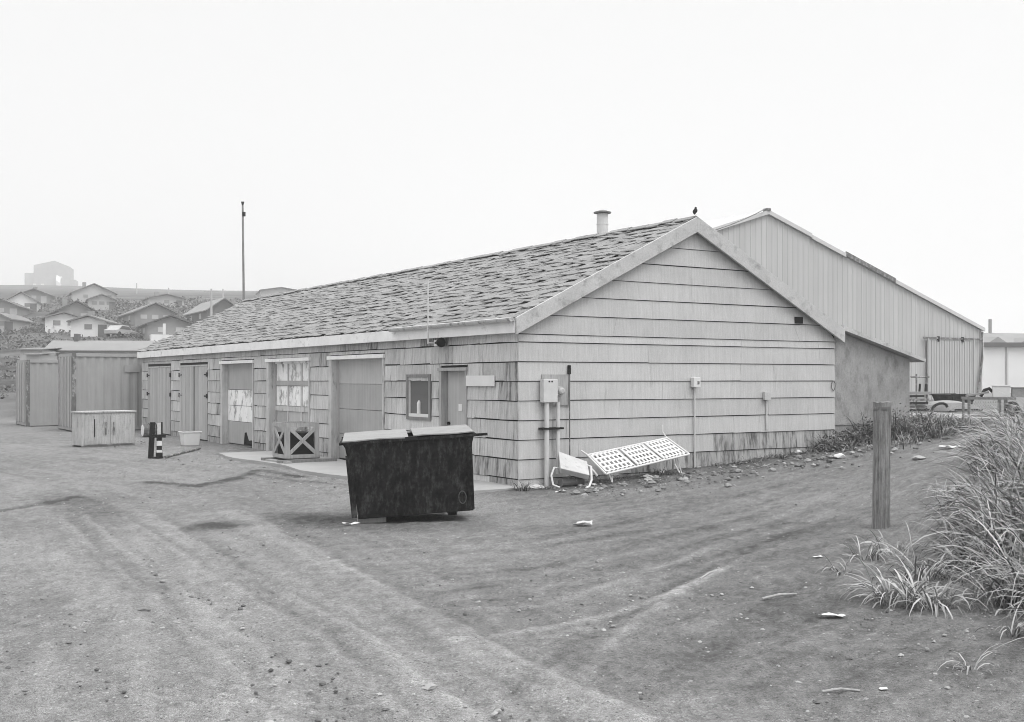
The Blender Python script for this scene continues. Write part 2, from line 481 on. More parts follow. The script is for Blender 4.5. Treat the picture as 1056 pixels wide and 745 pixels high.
    a.data.foreach_set('value', np.append(wear_shade.ravel(), 0.5).astype(np.float32))
    green = smooth(48, 62, Y) * (1 - smooth(-0.15, 0.02, X / np.maximum(Y, 1)))
    b = me.attributes.new('turf', 'FLOAT', 'POINT')
    b.data.foreach_set('value', np.append(green.ravel(), 0.0).astype(np.float32))
    me.validate()
    o = bpy.data.objects.new('ground', me)
    COL.objects.link(o)
    o['kind'] = 'structure'
    m = bpy.data.materials.new('dirt')
    m.use_nodes = True
    t = m.node_tree; N, L = t.nodes, t.links
    bs = N['Principled BSDF']
    bs.inputs['Roughness'].default_value = 0.95
    bs.inputs['Specular IOR Level'].default_value = 0.15
    g = N.new('ShaderNodeNewGeometry')
    def noise(s, det=6, ro=0.65):
        n = N.new('ShaderNodeTexNoise'); n.inputs['Scale'].default_value = s
        n.inputs['Detail'].default_value = det; n.inputs['Roughness'].default_value = ro
        L.new(g.outputs['Position'], n.inputs['Vector']); return n.outputs['Fac']
    def mth(op, a_, b_):
        n = N.new('ShaderNodeMath'); n.operation = op
        for k, q in enumerate((a_, b_)):
            if isinstance(q, (int, float)): n.inputs[k].default_value = q
            else: L.new(q, n.inputs[k])
        return n.outputs[0]
    wa = N.new('ShaderNodeAttribute'); wa.attribute_name = 'wear_shade'
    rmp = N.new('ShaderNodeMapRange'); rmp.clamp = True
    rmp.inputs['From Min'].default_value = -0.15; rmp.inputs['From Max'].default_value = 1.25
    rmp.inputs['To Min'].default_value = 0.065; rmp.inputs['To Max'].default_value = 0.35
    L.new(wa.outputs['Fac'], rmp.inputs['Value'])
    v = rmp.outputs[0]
    f1 = mth('ADD', mth('MULTIPLY', noise(40, 6, 0.95), 3.6), -0.8)
    f2 = mth('ADD', mth('MULTIPLY', noise(150, 3, 0.9), 3.6), -0.8)
    f3 = mth('ADD', mth('MULTIPLY', noise(5.5, 6, 0.65), 0.5), 0.75)
    v = mth('MULTIPLY', mth('MULTIPLY', mth('MULTIPLY', v, f1), f2), f3)
    # pebbly specks
    vo = N.new('ShaderNodeTexVoronoi'); vo.inputs['Scale'].default_value = 34
    L.new(g.outputs['Position'], vo.inputs['Vector'])
    sp = mth('MULTIPLY', mth('LESS_THAN', vo.outputs['Distance'], 0.26), mth('GREATER_THAN', noise(23, 2), 0.52))
    rgb = N.new('ShaderNodeSeparateColor'); L.new(vo.outputs['Color'], rgb.inputs[0])
    v = mth('MULTIPLY', v, mth('ADD', 1.0, mth('MULTIPLY', sp, mth('SUBTRACT', mth('MULTIPLY', rgb.outputs[0], 1.5), 0.75))))
    ta = N.new('ShaderNodeAttribute'); ta.attribute_name = 'turf'
    mp = N.new('ShaderNodeVectorMath'); mp.operation = 'MULTIPLY'; mp.inputs[1].default_value = (0.05, 0.05, 0.22)
    L.new(g.outputs['Position'], mp.inputs[0])
    nn = N.new('ShaderNodeTexNoise'); nn.inputs['Scale'].default_value = 2.2; nn.inputs['Detail'].default_value = 8; nn.inputs['Roughness'].default_value = 0.7
    L.new(mp.outputs[0], nn.inputs['Vector'])
    turf = mth('ADD', mth('MULTIPLY', mth('SUBTRACT', nn.outputs['Fac'], 0.35), 0.34), 0.03)
    turf = mth('MAXIMUM', mth('ADD', turf, mth('MULTIPLY', mth('SUBTRACT', noise(0.9, 5, 0.75), 0.5), 0.12)), 0.02)
    mx = N.new('ShaderNodeMix'); mx.data_type = 'FLOAT'
    L.new(ta.outputs['Fac'], mx.inputs[0]); L.new(v, mx.inputs[2]); L.new(turf, mx.inputs[3])
    L.new(mx.outputs[0], bs.inputs['Base Color'])
    bp = N.new('ShaderNodeBump'); bp.inputs['Strength'].default_value = 0.8; bp.inputs['Distance'].default_value = 0.02
    L.new(mth('ADD', noise(55, 4, 0.75), mth('MULTIPLY', noise(200, 2), 0.3)), bp.inputs['Height'])
    L.new(bp.outputs[0], bs.inputs['Normal'])
    me.materials.append(m)
make_ground()

# concrete apron along the garage doors
mb = MB()
edge = []
for k in range(20):
    y = -0.25 + k * 0.55
    edge.append((-1.62 - 0.10 * math.sin(k * 0.9) - 0.06 * random.random() + (0.5 if k == 0 else 0), y))
poly = [(-0.02, -0.25)] + [(-0.02, 10.2)] + edge[::-1]
poly = poly[::-1]
mb.prism_z(poly, -0.2, 0.055)
apron = mb.build('pavement', m_conc, None)
apron.location = (C0[0], C0[1], 0); apron.rotation_euler = (0, 0, YAW)
apron['kind'] = 'structure'

# ------------------------------------------------------------------ the shed
W, LEN = 7.05, 23.35
RIDGE, SL, WALLTOP = 4.47, 0.50, 2.44
shed = empty('shed', (C0[0], C0[1], 0), YAW)
tag(shed, 'long low gabled shed with pale wide siding, curled shingle roof and three garage doors', 'shed')
COURSE = 0.305

def courses(z0, z1):
    z = z0
    while z < z1 - 0.02:
        yield z, min(z + COURSE, z1)
        z += COURSE

def siding_board(mb, plane, a0, a1, b0, b1, z0, z1, mi, tone):
    """board with lower edge a0..a1 and upper edge b0..b1; plane 'x' = long wall, 'y' = gable"""
    lo, hi = 0.034, 0.018
    def P(s, o, z): return (s, -o, z) if plane == 'y' else (-o, s, z)
    a_ = 0.011 if plane == 'x' else 0.006
    j = random.uniform(-a_, a_ * .6); j2 = random.uniform(-a_, a_ * .6)
    pts = [P(a0, lo, z0 + j), P(a1, lo, z0 + j2), P(a1, 0.002, z0 + j2), P(a0, 0.002, z0 + j),
           P(b0, hi, z1), P(b1, hi, z1), P(b1, 0.002, z1), P(b0, 0.002, z1)]
    if plane == 'x': pts = [pts[i] for i in (1, 0, 3, 2, 5, 4, 7, 6)]
    mb.hexa(pts, mi, tone)

def wall_grid(mb, s0, s1, z0, z1, holes, th, plane, mi):
    xs = sorted({s0, s1, *[h[0] for h in holes], *[h[1] for h in holes]})
    zs = sorted({z0, z1, *[h[2] for h in holes], *[h[3] for h in holes]})
    for a, b in zip(xs[:-1], xs[1:]):
        for c, d in zip(zs[:-1], zs[1:]):
            if any(h[0] <= (a + b) / 2 <= h[1] and h[2] <= (c + d) / 2 <= h[3] for h in holes): continue
            if plane == 'x': mb.box(0, th, a, b, c, d, mi)
            else: mb.box(a, b, 0, th, c, d, mi)

# openings of the long wall (distance from the near corner)
doors = [(side_t(396.5), side_t(344)), (side_t(320), side_t(279)), (side_t(262), side_t(231))]
DTOP = 2.13
entry = (side_t(481.5), side_t(457), 0.0, 1.86)
win = (side_t(445), side_t(422), 1.03, 1.75)
plank = [(side_t(215), side_t(202)), (side_t(201), side_t(186.5)), (side_t(177), side_t(153.5))]
holes = [(a, b, 0.0, DTOP) for a, b in doors] + [entry, win]

mb = MB()
wall_grid(mb, 0.0, LEN, -0.3, 2.50, holes, 0.14, 'x', 1)
skip = holes + [(plank[0][0], plank[1][1], -1, 2.12), (plank[2][0], plank[2][1], -1, 2.12)]
zc0 = -0.165 + 0.022
for z0, z1 in courses(zc0, 2.47):
    if z1 - z0 < 0.1: continue
    segs = [(0.0, LEN)]
    for h in skip:
        if h[3] <= z0 + 0.10 or h[2] >= z1 - 0.05: continue
        g0, g1 = h[0] - 0.06, h[1] + 0.16
        if h is entry or h is win: g1 = h[1] + 0.06
        if len(h) == 4 and h not in holes: g0, g1 = h[0] - 0.01, h[1] + 0.01
        if z1 - h[3] > 0.11: siding_board(mb, 'x', g0, g1, g0, g1, h[3] + 0.088, z1 - 0.017, 0, random.random())
        if h[2] - z0 > 0.09: siding_board(mb, 'x', g0, g1, g0, g1, z0, h[2] - 0.055, 0, random.random())
        ns = []
        for a, b in segs:
            if g1 <= a or g0 >= b: ns.append((a, b)); continue
            if g0 > a: ns.append((a, g0))
            if g1 < b: ns.append((g1, b))
        segs = ns
    for a, b in segs:
        p = a
        while p < b - 0.01:
            q = min(p + random.uniform(0.35, 1.25), b)
            if b - q < 0.15: q = b
            mi = 2 if (z0 < 0.2 and random.random() < 0.55) or random.random() < 0.06 else 0
            tp = 2.47 if z1 > 2.4 else z1 - 0.016 - random.uniform(0, 0.006)
            siding_board(mb, 'x', p, q - 0.005, p, q - 0.005, z0, tp, mi, random.random())
            p = q
o = mb.build('long_wall', [m_side, m_back, m_worn], shed)

# gable wall
def xl(z): return max(0.0, (z - (RIDGE - 0.09 - SL * W / 2)) / SL)
mb = MB()
mb.prism_y([(0.001, -0.3), (W, -0.3), (W, 2.61), (W / 2, RIDGE - 0.12), (0.001, 2.61)], 0.0, 0.14, 1)
zrows = [zc0 + COURSE * k for k in range(9)]               # the course under the eaves line is narrow
zrows += [zrows[-1] + 0.125 + COURSE * k for k in range(8)]
for z0, z1 in zip(zrows[:-1], zrows[1:]):
    if z0 > RIDGE - 0.2: continue
    z1 = min(z1, RIDGE - 0.11)
    top = z1 - 0.014
    x0a, x0b = xl(z0), xl(top)
    x1a, x1b = W - x0a, W - x0b
    if z0 > 2.6:
        cuts = [0.0, 1.0]
    else:
        cuts = [0.0] + sorted(random.uniform(0.15, 0.95) for _ in range(2)) + [1.0]
        if z0 < 0.9: cuts = [0.0] + sorted(set([random.uniform(0.05, 0.97) for _ in range(6)])) + [1.0]
    for c0, c1 in zip(cuts[:-1], cuts[1:]):
        a0 = x0a + (x1a - x0a) * c0; a1 = x0a + (x1a - x0a) * c1 - (0.004 if c1 < 1 else 0)
        b0 = x0b + (x1b - x0b) * c0; b1 = x0b + (x1b - x0b) * c1 - (0.004 if c1 < 1 else 0)
        if c0 == 0 and z0 < 2.4: a0 = b0 = -0.02
        mi = 2 if (z0 < 0.75 and (c0 + c1) / 2 > 0.55) or (z0 < 0.2 and random.random() < 0.5) else 0
        siding_board(mb, 'y', a0, a1, b0, b1, z0, top, mi, random.random() * 0.6 + 0.2)
mb.build('gable_wall', [m_siding, m_back, m_worn], shed)

mb = MB()                                                   # remaining walls
mb.box(W - 0.14, W - 0.001, 0.14, LEN, -0.3, 2.55)
mb.prism_y([(0.001, -0.3), (W, -0.3), (W, 2.61), (W / 2, RIDGE - 0.12), (0.001, 2.61)], LEN, LEN + 0.12)
mb.build('rear_wall', m_side, shed)

# roof: deck plus individually curled shingles
mb = MB()
xe = -0.12
ze = RIDGE - SL * (W / 2 - xe)
roofy0, roofy1 = -0.11, LEN + 0.16
th = 0.06
for sgn in (0, 1):
    a, b = (xe, W / 2) if sgn == 0 else (W - xe, W / 2)
    pts = [(a, ze - th), (b, RIDGE - th), (b, RIDGE - 0.022), (a, ze - 0.022)]
    if sgn: pts = pts[::-1]
    mb.prism_y(pts, roofy0, roofy1, 1)
su = Vector((1, 0, SL)).normalized()          # up the slope
sn = Vector((-SL, 0, 1)).normalized()
slope_len = (W / 2 - xe) / su.x
org = Vector((xe, 0, ze - 0.02))
EXPO = 0.205
nrow = int(slope_len / EXPO) + 1
for r in range(nrow):
    u0 = -0.03 + r * EXPO
    y = roofy0 - (0.13 if r % 2 else 0.0)
    while y < roofy1 - 0.01:
        wd = random.uniform(0.19, 0.29)
        ya, y1 = max(y, roofy0), min(y + wd, roofy1)
        wv = float(fbm(np.array(y * 0.35), np.array(u0 * 0.6), 3))
        u1 = min(u0 + 0.29, slope_len)
        us = u0 + random.uniform(-0.03, 0.022)
        skew = random.uniform(0.02, 0.16)                    # worn tabs: the near corner is broken back, the far corner curls
        lift = 0.014 + random.random() * 0.012
        lift2 = 0.020 + random.random() ** 1.8 * 0.060 + (0.045 if random.random() < 0.15 + 0.7 * max(0, wv - 0.5) else 0)
        g = 0.007
        t_ = 0.012
        def P(yy, uu, hh): return org + su * uu + Vector((0, yy, 0)) + sn * hh
        if y1 - ya > 0.02:
            mb.hexa([P(y1 - g, us, lift2 - t_), P(ya, min(us + skew, u1 - 0.01), lift - t_), P(ya, u1, 0.0), P(y1 - g, u1, 0.0),
                     P(y1 - g, us, lift2), P(ya, min(us + skew, u1 - 0.01), lift), P(ya, u1, 0.012), P(y1 - g, u1, 0.012)], 0, random.random())
        y = y + wd
y = roofy0                                    # far slope, larger courses, and the ridge cap
su2 = Vector((-1, 0, SL)).normalized(); sn2 = Vector((SL, 0, 1)).normalized()
for r in range(int(slope_len / 0.37) + 1):
    u0 = r * 0.37
    y = roofy0
    while y < roofy1 - 0.01:
        y1 = min(y + random.uniform(0.3, 0.6), roofy1)
        u1 = min(u0 + 0.45, slope_len)
        def P(yy, uu, hh): return Vector((W - xe, 0, ze - 0.02)) + su2 * uu + Vector((0, yy, 0)) + sn2 * hh
        mb.hexa([P(y, u0, 0.0), P(y1 - 0.01, u0, 0.0), P(y1 - 0.01, u1, 0.0), P(y, u1, 0.0),
                 P(y, u0, 0.03), P(y1 - 0.01, u0, 0.03), P(y1 - 0.01, u1, 0.012), P(y, u1, 0.012)], 0, random.random())
        y = y1
y = roofy0
while y < roofy1 - 0.01:
    y1 = min(y + random.uniform(0.3, 0.5), roofy1)
    h = 0.02 + random.uniform(0, 0.02)
    mb.prism_y([(W / 2 - 0.13, RIDGE - 0.06 + h), (W / 2, RIDGE + h), (W / 2 + 0.13, RIDGE - 0.06 + h),
                (W / 2 + 0.13, RIDGE - 0.045 + h), (W / 2, RIDGE + 0.02 + h), (W / 2 - 0.13, RIDGE - 0.045 + h)], y, y1 - 0.008, 0, random.random())
    y = y1
roof = mb.build('roof', [m_shingle, m_felt], shed)

mb = MB()                                     # flue pipe through the ridge
fx, fy = W / 2 + 0.22, 2.85
mb.path([(fx, fy, 4.1), (fx, fy, 4.93)], 0.112, 16)
mb.path([(fx, fy, 4.72), (fx, fy, 4.74)], 0.118, 16)
mb.build('chimney', m_pipe, roof, smooth=False)
mb = MB()
mb.path([(fx, fy, 4.945), (fx, fy, 4.965), (fx, fy, 5.005)], [0.17, 0.175, 0.05], 16)
mb.path([(fx, fy, 4.92), (fx, fy, 4.95)], 0.09, 12)
mb.build('chimney_cap', m_woodd, roof)

for sgn in (0, 1):                            # bargeboards
    mb = MB()
    a, b = xe - 0.02, W / 2
    zt = lambda x: RIDGE + 0.02 - SL * abs(W / 2 - x)
    hgtb = 0.265
    pts = [(a, zt(a) - hgtb), (b, zt(b) - hgtb), (b, zt(b)), (a, zt(a))]
    if sgn: pts = [(W - x, z) for x, z in pts][::-1]
    mb.prism_y(pts, roofy0 - 0.045, roofy0 - 0.002)
    mb.build('bargeboard', m_barge, shed, bevel=0.006)
mb = MB()
mb.box(xe - 0.035, xe - 0.004, roofy0, LEN + 0.14, 2.425, 2.62)
mb.build('fascia', m_trim, shed, bevel=0.004)
mb = MB()
mb.box(xe, -0.002, roofy0, LEN + 0.12, 2.475, 2.50)
mb.build('soffit', m_trim, shed)
mb = MB()                                     # gutter, only along the near end
gl = side_t(413)
prof = [(-0.055 * math.cos(k * math.pi / 8), -0.055 * math.sin(k * math.pi / 8)) for k in range(9)]
inner = [(x * 0.9, z * 0.9) for x, z in prof][::-1]
m_gut = mat('old_gutter', 0.50, var=0.15, scale=5, rough=0.45, spec=0.5, stain=(0.12, 0.5, 0.65, (5, 5, 5)))
gx = xe - 0.095
mb.prism_y([(gx + x, 2.645 + z) for x, z in prof + inner], -0.14, gl)
for yy in (-0.14, gl - 0.004):
    mb.prism_y([(gx + x, 2.645 + z) for x, z in prof], yy, yy + 0.006)
mb.path([(gx, -0.135, 2.628), (gx, gl, 2.628)], 0.035, 10)
mb.build('gutter', m_gut, shed)
mb = MB()
vx = gable_t(822); vz = gable_z(822, 330.5)
mb.box(vx - 0.10, vx + 0.10, -0.05, -0.012, vz - 0.06, vz + 0.06)
mb.build('vent', m_dark, shed)

# garage doors
REC = 0.115
def jambs(parent, a, b, top, right_w=0.05, left_w=0.15):
    m = MB()
    m.box(-0.055, REC + 0.03, b - 0.008, b + left_w, -0.05, top + 0.03, 0)
    m.build('jamb', m_post, parent, bevel=0.006)
    m = MB()
    m.box(-0.045, REC + 0.03, a - right_w, a + 0.006, -0.05, top + 0.03, 0)
    m.build('jamb', m_post, parent)
    m = MB()
    m.box(-0.075, REC + 0.03, a - right_w - 0.03, b + left_w + 0.05, top - 0.006, top + 0.07, 0)
    m.build('lintel', m_trim, parent, bevel=0.004)

# nearest: flat grey sectional door
a, b = doors[0]
mb = MB()
for k in range(4):
    mb.box(REC, REC + 0.045, a, b, 0.06 + k * 0.52, 0.06 + (k + 1) * 0.52 - 0.008, 0, random.random())
d3 = mb.build('garage_door', m_door, shed, bevel=0.004)
d3['label'] = 'plain grey sectional garage door'
jambs(d3, a, b, DTOP)
# middle: door with three painted-over lights
a, b = doors[1]
mb = MB()
zs = [0.06, 0.42, 0.95, 1.06, 1.60, 1.70, DTOP]
mb.box(REC + 0.03, REC + 0.05, a, b, 0.06, DTOP, 0, 0.3)
ys = np.linspace(a, b, 4)
for k in range(3):
    for (zl, zh, mi) in ((0.10, 0.42, 0), (0.46, 0.96, 0), (1.10, 1.56, 1), (1.68, 2.10, 1)):
        mb.box(REC + 0.018, REC + 0.03, ys[k] + 0.05, ys[k + 1] - 0.05, zl, zh, mi, random.random())
for k in range(4):
    q = min(max(ys[k], a + 0.03), b - 0.03)
    mb.box(REC, REC + 0.031, q - 0.032, q + 0.032, 0.06, 2.11, 2 if k in (1, 2) else 0, random.random())
for zl, zh, mi in ((0.06, 0.10, 0), (0.42, 0.46, 0), (0.97, 1.08, 2), (1.57, 1.67, 0), (2.08, 2.13, 1)):
    mb.box(REC - 0.004, REC + 0.028, a, b, zl, zh, mi, random.random())
d2 = mb.build('garage_door', [m_door, m_peel, m_post], shed)
d2['label'] = 'garage door with peeling white window panels'
jambs(d2, a, b, DTOP)
# farthest: white patched door broken at the foot
a, b = doors[2]
mb = MB()
mb.box(REC + 0.05, REC + 0.07, a, b, 0.03, DTOP, 1)
mb.box(REC, REC + 0.03, a, b, 1.45, DTOP, 0, 0.2)
for k in range(2):
    mb.box(REC - 0.006, REC + 0.02, a, b, 0.62 + k * 0.415, 0.62 + (k + 1) * 0.415 - 0.012, 2, random.random())
wq = b - a
mb.add([(REC, b, 0.03), (REC, b, 0.61), (REC, a, 0.61), (REC, a, 0.13), (REC, a + 0.12 * wq, 0.10), (REC, a + 0.22 * wq, 0.17), (REC, a + 0.30 * wq, 0.15),
        (REC, a + 0.38 * wq, 0.36), (REC, a + 0.44 * wq, 0.34), (REC, a + 0.47 * wq, 0.03)], [tuple(range(10))[::-1]], 0, 0.35)
d1 = mb.build('garage_door', [m_door, m_dark, m_peel], shed)
d1['label'] = 'patched white garage door broken at the foot'
jambs(d1, a, b, DTOP)

# plank doors at the far end
for i, (a, b) in enumerate(plank):
    mb = MB()
    n = max(3, int((b - a) / 0.2))
    yy = np.linspace(a + 0.01, b - 0.01, n + 1)
    for k in range(n):
        mb.box(-0.038 if k % 2 else -0.041, -0.004, yy[k], yy[k + 1] - 0.006, 0.03, 2.08, 0, random.random())
    pd = mb.build('plank_door', m_plank, shed)
    for zh in (0.5, 1.25, 1.85):
        if zh == 0.5: continue
        m = MB()
        ya = b if i == 2 else (a if i == 0 else b)
        sg = -1 if ya == b else 1
        m.box(-0.062, -0.04, ya - 0.04, ya + 0.05, zh - 0.06, zh + 0.06)
        m.box(-0.056, -0.042, ya, ya + sg * 0.25, zh - 0.018, zh + 0.018)
        m.build('hinge', m_black if i != 1 else m_contd, pd)
        if i == 2:
            m = MB(); m.box(-0.062, -0.04, a - 0.05, a + 0.04, zh - 0.06, zh + 0.06); m.build('hinge', m_black, pd)
mb = MB()
mb.box(-0.05, -0.02, plank[0][0] - 0.02, plank[1][1] + 0.03, 2.085, 2.13)
mb.box(-0.05, -0.02, plank[2][0] - 0.03, plank[2][1] + 0.03, 2.085, 2.13)
mb.build('door_head_trim', m_side, shed)

# entry door
a, b, z0, z1 = entry
mb = MB()
mb.box(0.075, 0.115, a + 0.02, b - 0.03, 0.05, z1 - 0.01)
ed = mb.build('door', m_plank, shed)
ed['label'] = 'weathered narrow entry door with a paper notice'
m = MB()
m.box(-0.045, 0.13, b - 0.012, b + 0.075, 0, z1 - 0.006); m.box(-0.045, 0.13, a - 0.06, a, 0, z1 + 0.005)
m.box(-0.065, 0.13, a - 0.08, b + 0.10, z1 - 0.005, z1 + 0.05)
m.build('door_frame', m_wood, ed)
m = MB(); yc = a + (b - a) * 0.42; m.box(0.068, 0.073, yc - 0.06, yc + 0.06, 1.17, 1.29); m.build('notice', m_paper, ed)
m = MB(); m.path([(0.03, b - 0.10, 0.95), (0.075, b - 0.10, 0.95)], 0.028, 10); m.build('door_knob', m_black, ed)
# window
a, b, z0, z1 = win
mb = MB()
fr = 0.05
mb.box(-0.05, 0.06, a - 0.04, a + fr - 0.02, z0 - 0.05, z1 + 0.05)
mb.box(-0.05, 0.06, b - fr + 0.02, b + 0.04, z0 - 0.05, z1 + 0.05)
mb.box(-0.048, 0.06, a + fr - 0.02, b - fr + 0.02, z1 - 0.0, z1 + 0.05)
mb.box(-0.048, 0.06, a + fr - 0.02, b - fr + 0.02, z0 - 0.05, z0)
wd_ = mb.build('window', m_woodd, shed)
m = MB()
m.box(-0.03, 0.02, a + 0.032, b - 0.032, z1 - 0.05, z1 - 0.002); m.box(-0.03, 0.02, a + 0.032, b - 0.032, z0 + 0.002, z0 + 0.06)
m.box(-0.028, 0.02, a + 0.032, a + 0.055, z0 + 0.06, z1 - 0.05); m.box(-0.028, 0.02, b - 0.055, b - 0.032, z0 + 0.06, z1 - 0.05)
m.build('sash', m_white, wd_)
m = MB(); m.box(0.0, 0.006, a + 0.055, b - 0.055, z0 + 0.06, z1 - 0.05); m.build('pane', m_glass, wd_)
m = MB(); yc = a + (b - a) * 0.52; m.path([(-0.012, yc, z0 + 0.06), (-0.012, yc, z0 + 0.25), (-0.012, yc, z0 + 0.30)], [0.04, 0.04, 0.018], 10)
bo = m.build('bottle', m_paper, None); bo.location = (C0[0], C0[1], 0); bo.rotation_euler = (0, 0, YAW)
tag(bo, 'pale bottle standing on the sill of the small shed window', 'bottle')

# lean-to on the far side of the gable
mb = MB()
LX0, LX1, LY0, LY1 = W + 0.002, 9.27, 0.03, 11.0
mb.prism_y([(LX0, -0.3), (LX1, -0.3), (LX1, 2.11), (LX0, 2.66)], LY0, LY0 + 0.1)
mb.box(LX1 - 0.1, LX1 - 0.001, LY0 + 0.1, LY1, -0.3, 2.1)
lt = mb.build('lean_to', m_lean, shed)
m = MB()
m.prism_y([(W + 0.13, 2.64), (LX1 + 0.30, 2.055), (LX1 + 0.30, 2.12), (W + 0.13, 2.73)], LY0 - 0.16, LY1 + 0.1)
m.build('lean_to_roof', m_barge, lt)
m = MB()
m.bar((W + 0.02, LY0 - 0.011, 0.86), (LX1 - 0.01, LY0 - 0.011, 0.86), 0.02, 0.035); m.build('batten', m_lean, lt)

# ------------------------------------------------------------------ things fixed to the shed
def wall_thing(name, label, cat, x, y, z, group=None):
    o = empty(name, shed_pt(x, y, z), YAW)
    return tag(o, label, cat, group)

# electricity meter on the gable
t0 = gable_t(570); zb = gable_z(570, 415); zt_ = gable_z(570, 391)
me_ = wall_thing('electric_meter', 'pale electricity meter box with two conduits down the gable wall', 'meter', t0, 0, 0)
m = MB(); m.box(gable_t(557) - t0, gable_t(586) - t0, -0.055, -0.036, zb - 0.05, zt_ + 0.07); m.build('backboard', m_wood, me_)
x0, x1 = gable_t(559, .12) - t0, gable_t(573.5, .12) - t0
m = MB(); m.box(x0, x1, -0.17, -0.056, zb, zt_); mbx = m.build('meter_box', m_pipe, me_, bevel=0.01)
for q in (0.38, 0.58):
    m = MB(); m.path([(x0 + (x1 - x0) * q, -0.169, zt_ - 0.04), (x0 + (x1 - x0) * q, -0.175, zt_ - 0.04)], 0.014, 8); m.build('knockout', m_black, mbx)
xm, zm = gable_t(578, .12) - t0, gable_z(578, 403.5, .12)
m = MB(); m.path([(xm, -0.06, zm), (xm, -0.13, zm)], 0.075, 16); m.build('meter_dial', m_metal, me_)
m = MB(); m.path([(xm, -0.131, zm), (xm, -0.17, zm), (xm, -0.185, zm)], [0.06, 0.055, 0.03], 16); m.build('meter_glass', m_metal, me_)
xc = gable_t(563.5, .1) - t0
m = MB(); m.path([(xc, -0.11, zb - 0.0), (xc, -0.11, 0.02)], 0.038, 12); m.build('conduit', m_pipe, me_)
xc2 = gable_t(575, .1) - t0
m = MB(); m.path([(xc2, -0.11, zb - 0.0), (xc2, -0.11, 0.22)], 0.030, 12); m.build('conduit', m_pipe, me_)
zk = gable_z(569, 442, .1)
m = MB(); m.box(xc - 0.11, xc2 + 0.08, -0.16, -0.037, zk - 0.015, zk + 0.015); m.build('bracket', m_black, me_)

tr = gable_t(585)
ro = wall_thing('rod', 'thin dark rod with a thick handle leaning on the gable beside the meter', 'rod', tr, 0, 0)
m = MB(); m.path([(-0.06, -0.16, 0.05), (0.0, -0.055, gable_z(585, 386))], 0.011, 8); m.build('shaft', m_contd, ro)
m = MB(); m.path([(0.0, -0.055, gable_z(585, 386)), (0.006, -0.045, gable_z(585, 377))], 0.028, 8); m.build('handle', m_black, ro)

tj = gable_t(714); zj = gable_z(714, 394.5)
jb = wall_thing('junction_box', 'small white junction box with a long conduit to the ground, mid gable', 'junction box', tj, 0, 0, None)
m = MB(); m.box(-0.075, 0.075, -0.13, -0.035, zj - 0.085, zj + 0.085); m.build('box_body', m_white, jb, bevel=0.01)
m = MB(); m.path([(0, -0.06, zj - 0.085), (0, -0.06, 0.12)], 0.014, 8); m.build('conduit', m_pipe, jb)
m = MB(); m.box(0.0, 0.04, -0.138, -0.13, zj - 0.03, zj + 0.02); m.build('switch', m_contd, jb)
tj = gable_t(788); zj = gable_z(788, 408.5)
jb = wall_thing('junction_box', 'pale outlet box with a short conduit on the right part of the gable', 'junction box', tj, 0, 0, None)
m = MB(); m.box(-0.075, 0.075, -0.10, -0.035, zj - 0.075, zj + 0.075); m.build('box_body', m_siding, jb, bevel=0.008)
m = MB(); m.path([(0.01, -0.05, zj - 0.075), (0.01, -0.05, zj - 0.60)], 0.017, 8); m.build('conduit', m_pipe, jb)
th_ = gable_t(857.5); zh = gable_z(857.5, 398)
m = MB(); m.path([(th_ + 0.05 * math.cos(k / 12 * 2 * math.pi), -0.045, zh + 0.09 * math.sin(k / 12 * 2 * math.pi)) for k in range(13)], 0.008, 6)
o = m.build('wall_ring', m_contd, None); o.location = shed_pt(0, 0); o.rotation_euler = (0, 0, YAW)
tag(o, 'small dark metal ring hanging at the right edge of the gable siding', 'ring')

# sign board right of the entry door
m = MB()
m.box(-0.06, -0.036, side_t(512.5), side_t(483.5), side_z(498, 398.5), side_z(498, 387.5))
o = m.build('sign_board', m_white, None, bevel=0.003); o.location = shed_pt(0, 0); o.rotation_euler = (0, 0, YAW)
tag(o, 'blank white sign board beside the narrow entry door', 'sign')

# floodlight with its mast under the eaves
ts = side_t(455); zf = side_z(455, 354)
fl = wall_thing('floodlight', 'black floodlight horn on a white base with a thin mast above the entry door', 'floodlight', 0, ts, 0)
m = MB(); m.box(-0.12, -0.03, -0.06, 0.06, zf - 0.06, zf + 0.05); m.build('base_box', m_white, fl, bevel=0.01)
m = MB(); m.path([(-0.14, -0.06, zf), (-0.15, -0.20, zf), (-0.155, -0.22, zf), (-0.16, -0.30, zf)], [0.02, 0.03, 0.065, 0.085], 12); m.build('lamp_horn', m_black, fl)
m = MB(); m.path([(-0.26, 0.0, zf - 0.02), (-0.26, 0.0, side_z(455, 287, .2))], 0.013, 8); m.path([(-0.26, 0, zf - 0.0), (-0.1, 0, zf - 0.0)], 0.015, 6); m.build('mast', m_pipe, fl)

